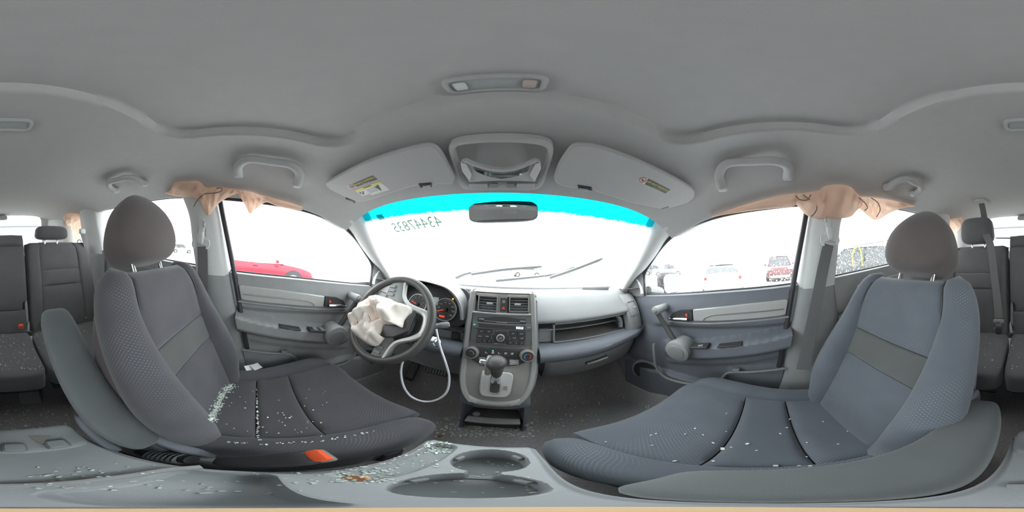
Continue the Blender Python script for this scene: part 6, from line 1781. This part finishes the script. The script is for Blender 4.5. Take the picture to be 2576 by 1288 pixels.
        for yw in (-1.38 if kind != 'pickup' else -1.6, 1.42):
            c = Vector((s*(W0 - 0.10), yw, 0.33)); ax = Vector((s, 0, 0))
            mb = MB(); mb.lathe([(0.385,0.0),(0.385,0.112),(0.36,0.113)], c, ax, 24); mb.xf(Mx); obj('wheel_arch', mb, M['black'], parent=R_, smooth=40)
            mb = MB(); mb.lathe([(0.20,-0.05),(0.31,-0.05),(0.33,0.0),(0.33,0.11),(0.31,0.125),(0.215,0.122)], c, ax, 26); mb.xf(Mx); w_ = obj('wheel', mb, tyre, parent=R_, smooth=40)
            mb = MB()
            mb.lathe([(0.215,0.10),(0.21,0.128),(0.185,0.125),(0.18,0.10)], c, ax, 26); mb.lathe([(0.06,0.09),(0.06,0.126),(0.02,0.13)], c, ax, 14)
            for q in range(5):
                a = 2*PI*q/5 + 0.3
                mb.frame_box(c + ax*0.105 + Vector((0, -0.03*math.sin(a)*0 - 0.0, 0)) + Vector((0, math.cos(a + PI/2)*0.03, math.sin(a + PI/2)*0.03)), ax*0.018, Vector((0, -math.cos(a + PI/2)*0.06, -math.sin(a + PI/2)*0.06)), Vector((0, math.cos(a)*0.2, math.sin(a)*0.2)))
            mb.xf(Mx); obj('rim', mb, rimm, parent=w_, smooth=30)
    i0 = [p for p in C_ if p.y > zmax - 0.10]
    mb = MB(); mb.grid([[Mx @ Vector((s*cw(p.y)*1.0, p.x, p.y + 0.012 + 0.02*(1 - s*s))) for s in (-1, -0.6, 0, 0.6, 1)] for p in i0]); obj('roof', mb, roofm or pt, parent=R_, smooth=60)
    mb = MB(); mb.box((0, y0 + 0.02, 0.42), (1.3, 0.14, 0.20)); mb.xf(Mx); obj('rear_bumper', mb, M['dark_plastic'], parent=R_, bevel=0.04)
    mb = MB(); mb.box((0, y1 - 0.02, 0.36), (1.3, 0.14, 0.18)); mb.xf(Mx); obj('front_bumper', mb, M['dark_plastic'], parent=R_, bevel=0.04)
    mb = MB(); mb.box((0, y0 - 0.01, belt - 0.26), (0.50, 0.04, 0.14)); mb.xf(Mx); obj('number_plate', mb, plate_w, parent=R_, bevel=0.005)
    if kind == 'pickup':
        mb = MB()
        mb.box((0, -1.65, 1.125), (1.5, 1.75, 0.02)); mb.xf(Mx); obj('load_bed', mb, M['black'], parent=R_)
    return R_, Mx
car('red_sedan', 'bright red car with a pale roof seen side on through the open driver window', (-7.2, 0.15), (0.06, 1), (0.30, 0.012, 0.030), roofm=M['white'], gl=plain('sky_bright_car_glass', (0.55, 0.56, 0.57), 0.1, var=0, bump=0, spec=0.8))  # sky reflected in the cabin windows is put into the pale glass colour
car('silver_sedan', 'pale silver sedan showing its tail lamps through the wet passenger window', (8.75, 2.60), (0.955, 0.30), (0.30, 0.30, 0.27))
car('white_pickup', 'white pickup truck far off beyond the passenger door mirror', (21.5, 15.0), (0.5, -0.86), (0.45, 0.46, 0.46), 'pickup')
car('dark_van', 'dark grey van parked behind the white pickup', (24.0, 20.0), (0.6, -0.8), (0.10, 0.11, 0.11), 'suv')
car('maroon_suv', 'dull maroon sport utility car facing the passenger window near its rear edge', (13.0, -0.85), (-1, 0.07), (0.13, 0.045, 0.05), 'suv')
SUV, SM = car('grey_suv', 'dark grey sport utility car beyond the rear window, marked with a yellow arch', (8.3, -4.6), (0.56, 0.83), (0.06, 0.063, 0.066), 'suv')
car('tan_suv', 'small distant tan sport utility car seen past the driver headrest', (-31.0, -15.2), (-0.5, 0.86), (0.42, 0.36, 0.30), 'suv')
car('distant_hatchback', 'tiny distant green grey car at the far edge of the lot behind the driver', (-33.0, -20.0), (0.9, 0.4), (0.30, 0.34, 0.30), 'sedan')
car('orange_truck', 'faint orange truck ahead seen between the wipers', (2.4, 26.0), (1, 0.12), (0.80, 0.52, 0.34), 'pickup')
# yellow arch on the SUV: an upright bent strip on its flank
def flank(u, v):
    n = Vector((-0.83, 0.56, 0)); p0 = SM @ Vector((-0.98, 0, 0.8)); return at(u, v, plane=(n, n.dot(p0 + n*0.04)))
mb = MB(); mb.tube(spline([flank(*q) for q in ((2145,667),(2145.5,650),(2146,635),(2150,624),(2156,621),(2162,624),(2166,636),(2168,650),(2169,668))], 30), 0.055, 8, sy=0.5)
o = obj('yellow_arch', mb, plain('neon_yellow_paint', (0.75, 0.85, 0.05), 0.5, var=0.1), parent=SUV); o['label'] = 'neon yellow arch shaped marking'
# white board
p = Vector((7.05, 0.66, GZ))
WB = thing('white_board', 'white upright board with a small dark label outside the passenger window', 'board', tuple(p))
mb = MB(); mb.box(p + Vector((0, 0, 0.66)), (0.04, 0.50, 1.15)); obj('panel', mb, M['white'], parent=WB, bevel=0.01)
mb = MB(); mb.box(p + Vector((-0.024, 0.02, 0.86)), (0.006, 0.22, 0.14)); obj('dark_label', mb, M['dash_top'], parent=WB)
for s in (-1, 1):
    mb = MB(); mb.box(p + Vector((0.06, s*0.20, 0.06)), (0.30, 0.04, 0.12)); obj('foot', mb, M['white'], parent=WB, bevel=0.005)
# building behind
BG = thing('white_building', 'long white metal building behind the car seen through the rear window', 'building', (2, -18, GZ))
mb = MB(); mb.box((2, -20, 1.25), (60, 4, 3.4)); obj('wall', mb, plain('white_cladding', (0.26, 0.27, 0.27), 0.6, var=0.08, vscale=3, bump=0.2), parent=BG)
for i in range(16):
    mb = MB(); mb.box((2, -17.98, -0.25 + 0.2*i), (60, 0.05, 0.03)); obj('cladding_rib', mb, M['trim_grey'], parent=BG)
mb = MB(); mb.box((2, -18.2, 3.0), (60.4, 0.8, 0.12)); obj('eave', mb, M['dash_top'], parent=BG)
# ---- passenger door mirror outside
DM = thing('door_mirror', 'wet grey door mirror outside the passenger window', 'mirror', (0.93, 0.66, 0.84))
c = at(1692, 712, x=0.985)
F = frame(c, (1, -0.22, 0), (0, 0.05, 1))
mb = MB(); mb.rcube((0,0,0), 4.5, 10, f=lambda a,b,cc: F @ Vector((0.098*a, 0.080*b*(1 - 0.08*a), -0.045 + 0.05*cc - 0.03*a*a*(cc < 0)*-1))); obj('housing', mb, M['rubber'], parent=DM, smooth=60)
mb = MB(); mb.prism([F @ Vector((x, y, 0.004)) for x, y in rrect(0.168, 0.128, 0.035, 6)], F.to_3x3() @ Vector((0, 0, 0.003))); obj('mirror_face', mb, M['mirror_glass'], parent=DM)
mb = MB(); mb.tube([c + Vector((-0.08, 0.04, -0.05)), Vector((0.80, 0.70, 0.80))], [0.03, 0.035], 10); obj('arm', mb, M['dark_plastic'], parent=DM)

# ---- rain on the glass
wat = bpy.data.materials.new('rain_water'); wat.use_nodes = True
B = wat.node_tree.nodes['Principled BSDF']; B.inputs['Transmission Weight'].default_value = 1.0; B.inputs['IOR'].default_value = 1.33; B.inputs['Roughness'].default_value = 0.0
def drops(win, sg, poly, n, seed, lo=0.0009, hi=0.0026, xo=0.765):
    rn = random.Random(seed); mb = MB()
    ys_ = [p[0] for p in poly]; zs_ = [p[1] for p in poly]
    def inside(y, z):
        r_ = False; j = len(poly) - 1
        for i in range(len(poly)):
            if (poly[i][1] > z) != (poly[j][1] > z) and y < (poly[j][0] - poly[i][0])*(z - poly[i][1])/(poly[j][1] - poly[i][1]) + poly[i][0]: r_ = not r_
            j = i
        return r_
    k = 0
    while k < n:
        y, z = rn.uniform(min(ys_), max(ys_)), rn.uniform(min(zs_), max(zs_))
        if rn.random() < 0.72*(z - min(zs_))/(max(zs_) - min(zs_)): continue
        if not inside(y, z): continue
        k += 1
        r_ = rn.uniform(lo, hi)*(1.0 if rn.random() < 0.85 else 1.6)
        x = sg*(xo - 0.10*max(0, z - 0.85) + 0.0006)
        ring = [(x, y + r_*math.cos(2*PI*q/7), z + r_*1.15*math.sin(2*PI*q/7)) for q in range(7)]
        ring2 = [(x + sg*r_*0.45, y + 0.62*r_*math.cos(2*PI*q/7), z + 0.7*r_*math.sin(2*PI*q/7) - 0.1*r_) for q in range(7)]
        o_ = mb.add(ring + ring2 + [(x + sg*r_*0.6, y, z - 0.1*r_)], [(q, (q+1) % 7, 7 + (q+1) % 7, 7 + q) for q in range(7)] + [(7 + q, 7 + (q+1) % 7, 14) for q in range(7)] + [tuple(range(6, -1, -1))])
    o = obj('raindrops', mb, wat, parent=bpy.data.objects[win], smooth=80); o['kind'] = 'stuff'
drops('window_2', 1, FWIN, 1500, 1)
drops('window_3', 1, RWIN, 2600, 2)
drops('window_4', -1, RWIN, 600, 3)
rn = random.Random(9); mb = MB()
for k in range(700):
    s, t = rn.uniform(-0.95, 0.95), (rn.uniform(0.0, 0.17) if k % 3 else rn.uniform(0.72, 0.98))
    p = wsc(s, t) + Vector((0, 0.004, 0.005)); r_ = rn.uniform(0.0010, 0.0026)
    f = frame(p, (1, 0, 0), wsc(s, t + 0.01) - wsc(s, t))
    n_ = Vector((0, 0.62, 0.78))
    mb.add([p + Vector((r_*math.cos(2*PI*q/6), 0, 0)) + f.to_3x3() @ Vector((0, r_*math.sin(2*PI*q/6), 0)) for q in range(6)] + [p + n_*r_*0.6], [(q, (q+1) % 6, 6) for q in range(6)] + [(5,4,3,2,1,0)])
o = obj('raindrops', mb, wat, parent=WS, smooth=80); o['kind'] = 'stuff'

# ================================================================== LITTER: broken glass, coins, scraps
bpy.context.view_layer.update()
DG = bpy.context.evaluated_depsgraph_get()
def hit(u, v):
    az = (u - 1288)/2576*2*PI; el = (644 - v)/1288*PI
    d = _c2w(math.sin(az)*math.cos(el), math.cos(az)*math.cos(el), math.sin(el))
    ok, loc, nrm, idx, ob, _ = scene.ray_cast(DG, Vector(CAM), d)
    if not ok: return None
    if nrm.dot(d) > 0: nrm = -nrm
    return loc, nrm, ob
crumb = plain('pale_green_glass_crumb', (0.62, 0.68, 0.62), 0.15, var=0.25, vscale=90, bump=0, spec=0.7)
rn = random.Random(21)
def bits(name, label, spots, keep, cat='broken glass'):
    """heap of tiny glass cubes lying on the surface seen at each photo position; keep names where they may lie"""
    mb = MB(); n = 0
    for (u, v, s) in spots:
        h = hit(u, v)
        if not h: continue
        loc, nrm, ob = h
        root = ob
        while root.parent: root = root.parent
        if not any(root.name.startswith(k) for k in keep) or nrm.z < 0.25: continue
        rot = Matrix.Rotation(rn.uniform(0, PI), 3, 'Z') @ Matrix.Rotation(rn.uniform(-0.6, 0.6), 3, 'X')
        a, b, c = s*rn.uniform(0.6, 1.3), s*rn.uniform(0.5, 1.1), s*rn.uniform(0.4, 0.8)
        mb.box(loc + nrm*(c*0.45), (a, b, c), rot); n += 1
    if not n: return None
    o = obj(name, mb, crumb, smooth=0)
    OFF[o.name] = Vector()
    return tag(o, label, cat, kind='stuff')
def area(n, u0, u1, v0, v1, s): return [(rn.uniform(u0, u1), rn.uniform(v0, v1), s*rn.uniform(0.7, 1.4)) for _ in range(n)]
def line(n, pts, w, s):
    out = []
    for _ in range(n):
        f = rn.random()*(len(pts) - 1); i = min(int(f), len(pts) - 2); t = f - i
        out.append((lerp(pts[i][0], pts[i+1][0], t) + rn.gauss(0, w), lerp(pts[i][1], pts[i+1][1], t) + rn.gauss(0, w*0.6), s*rn.uniform(0.7, 1.4)))
    return out
bits('glass_crumbs', 'heap of pale glass crumbs in the crease of the driver seat', line(420, [(585,968),(565,985),(552,1010),(540,1035),(532,1058)], 6, 0.0036) + line(60, [(646,975),(648,1040),(651,1108)], 1.5, 0.0040) + line(40, [(562,1112),(660,1117),(800,1111),(950,1083)], 2, 0.0032) + area(45, 570, 830, 975, 1100, 0.0032), ['front_seat'])
bits('glass_crumbs', 'glass crumbs scattered on the front carpet below the console', area(260, 1085, 1340, 1050, 1100, 0.0068) + area(80, 1340, 1520, 960, 1095, 0.0066) + area(40, 950, 1160, 930, 1060, 0.0045) + line(50, [(1540,985),(1600,1010),(1650,1035)], 5, 0.0045), ['floor'])
bits('glass_crumbs', 'glass crumbs scattered on the carpet in front of the rear bench', area(130, 0, 200, 1020, 1105, 0.0066), ['floor'])
bits('glass_crumbs', 'pale green glass crumbs filling the pockets of the cup holder tray', area(120, 1068, 1138, 1112, 1140, 0.0030) + area(150, 835, 1010, 1150, 1218, 0.0030) + area(60, 940, 1100, 1130, 1180, 0.0026) + area(60, 60, 480, 1165, 1235, 0.0030) + area(40, 500, 820, 1185, 1245, 0.0028) + area(40, 1030, 1340, 1150, 1240, 0.0024), ['cup_holder_tray'])
bits('glass_crumbs', 'fine glass crumbs dusting the rear seat cushions', area(110, 0, 110, 822, 930, 0.0032) + area(70, 95, 230, 800, 840, 0.0032) + area(60, 2395, 2570, 828, 930, 0.0032), ['bench_seat'])
bits('glass_crumbs', 'few stray glass crumbs on the passenger seat cushion', area(26, 1500, 2150, 1010, 1180, 0.0036) + [(1820,1130,0.008),(1880,1117,0.007),(1985,1055,0.006)], ['front_seat'])
copper = plain('copper_coin', (0.55, 0.27, 0.13), 0.4, metal=0.6, var=0.15)
for u, v, lb in ((1108, 1097, 'copper coin lying on the front carpet beside the driver cushion'), (897, 1203, 'copper coin lying among the glass in the tray')):
    h = hit(u, v)
    if h:
        mb = MB(); mb.lathe([(0.0088,0.0),(0.0095,0.0004),(0.0095,0.0014),(0.0088,0.0017)], h[0] + h[1]*0.0002, h[1], 24)
        mb.lathe([(0.0078,0.0015),(0.0076,0.0019),(0.001,0.0019)], h[0], h[1], 24)
        o = obj('coin', mb, copper); OFF[o.name] = Vector(); tag(o, lb, 'coin', group='copper coins')
scr = [(1323,1068,0.014,(0.30,0.29,0.26),'triangular grey scrap on the carpet right of the console foot'), (104,1105,0.020,(0.32,0.29,0.25),'brown paper scrap on the rear carpet by the tray'), (1430,1021,0.009,(0.55,0.08,0.08),'small red plastic chip on the passenger side carpet'), (1464,1058,0.012,(0.50,0.42,0.30),'tan plastic chip on the passenger side carpet')]
for u, v, s, col, lb in scr:
    h = hit(u, v)
    if h:
        f = frame(h[0] + h[1]*0.001, h[1].orthogonal(), h[1].cross(h[1].orthogonal()))
        f = f @ Matrix.Rotation(rn.uniform(0, 6), 4, 'Z')
        mb = MB(); mb.prism([h[0] + h[1]*0.001 + Matrix.Rotation(s*90, 3, 'Z') @ Vector((a*s, b*s, 0.002*a)) for a, b in ((-1,-0.6),(0.9,-0.4),(0.3,0.2),(-0.1,0.9))], h[1]*0.002)
        o = obj('scrap', mb, plain('scrap_%d' % u, col, 0.7, var=0.1)); OFF[o.name] = Vector(); tag(o, lb, 'scrap')
# white tag by the driver cushion
p = at(630, 925, z=0.40)
TG = thing('paper_tag', 'white paper tag tucked between the driver seat and its door', 'tag', tuple(p))
mb = MB(); mb.box(p, (0.030, 0.045, 0.002), Matrix.Rotation(0.5, 3, 'Z') @ Matrix.Rotation(0.5, 3, 'Y')); obj('sheet', mb, M['white'], parent=TG)
mb = MB(); mb.box(p + Vector((-0.004, 0.022, 0.006)), (0.034, 0.040, 0.002), Matrix.Rotation(0.7, 3, 'Z') @ Matrix.Rotation(0.3, 3, 'Y')); obj('folded_flap', mb, M['trim_grey'], parent=TG)
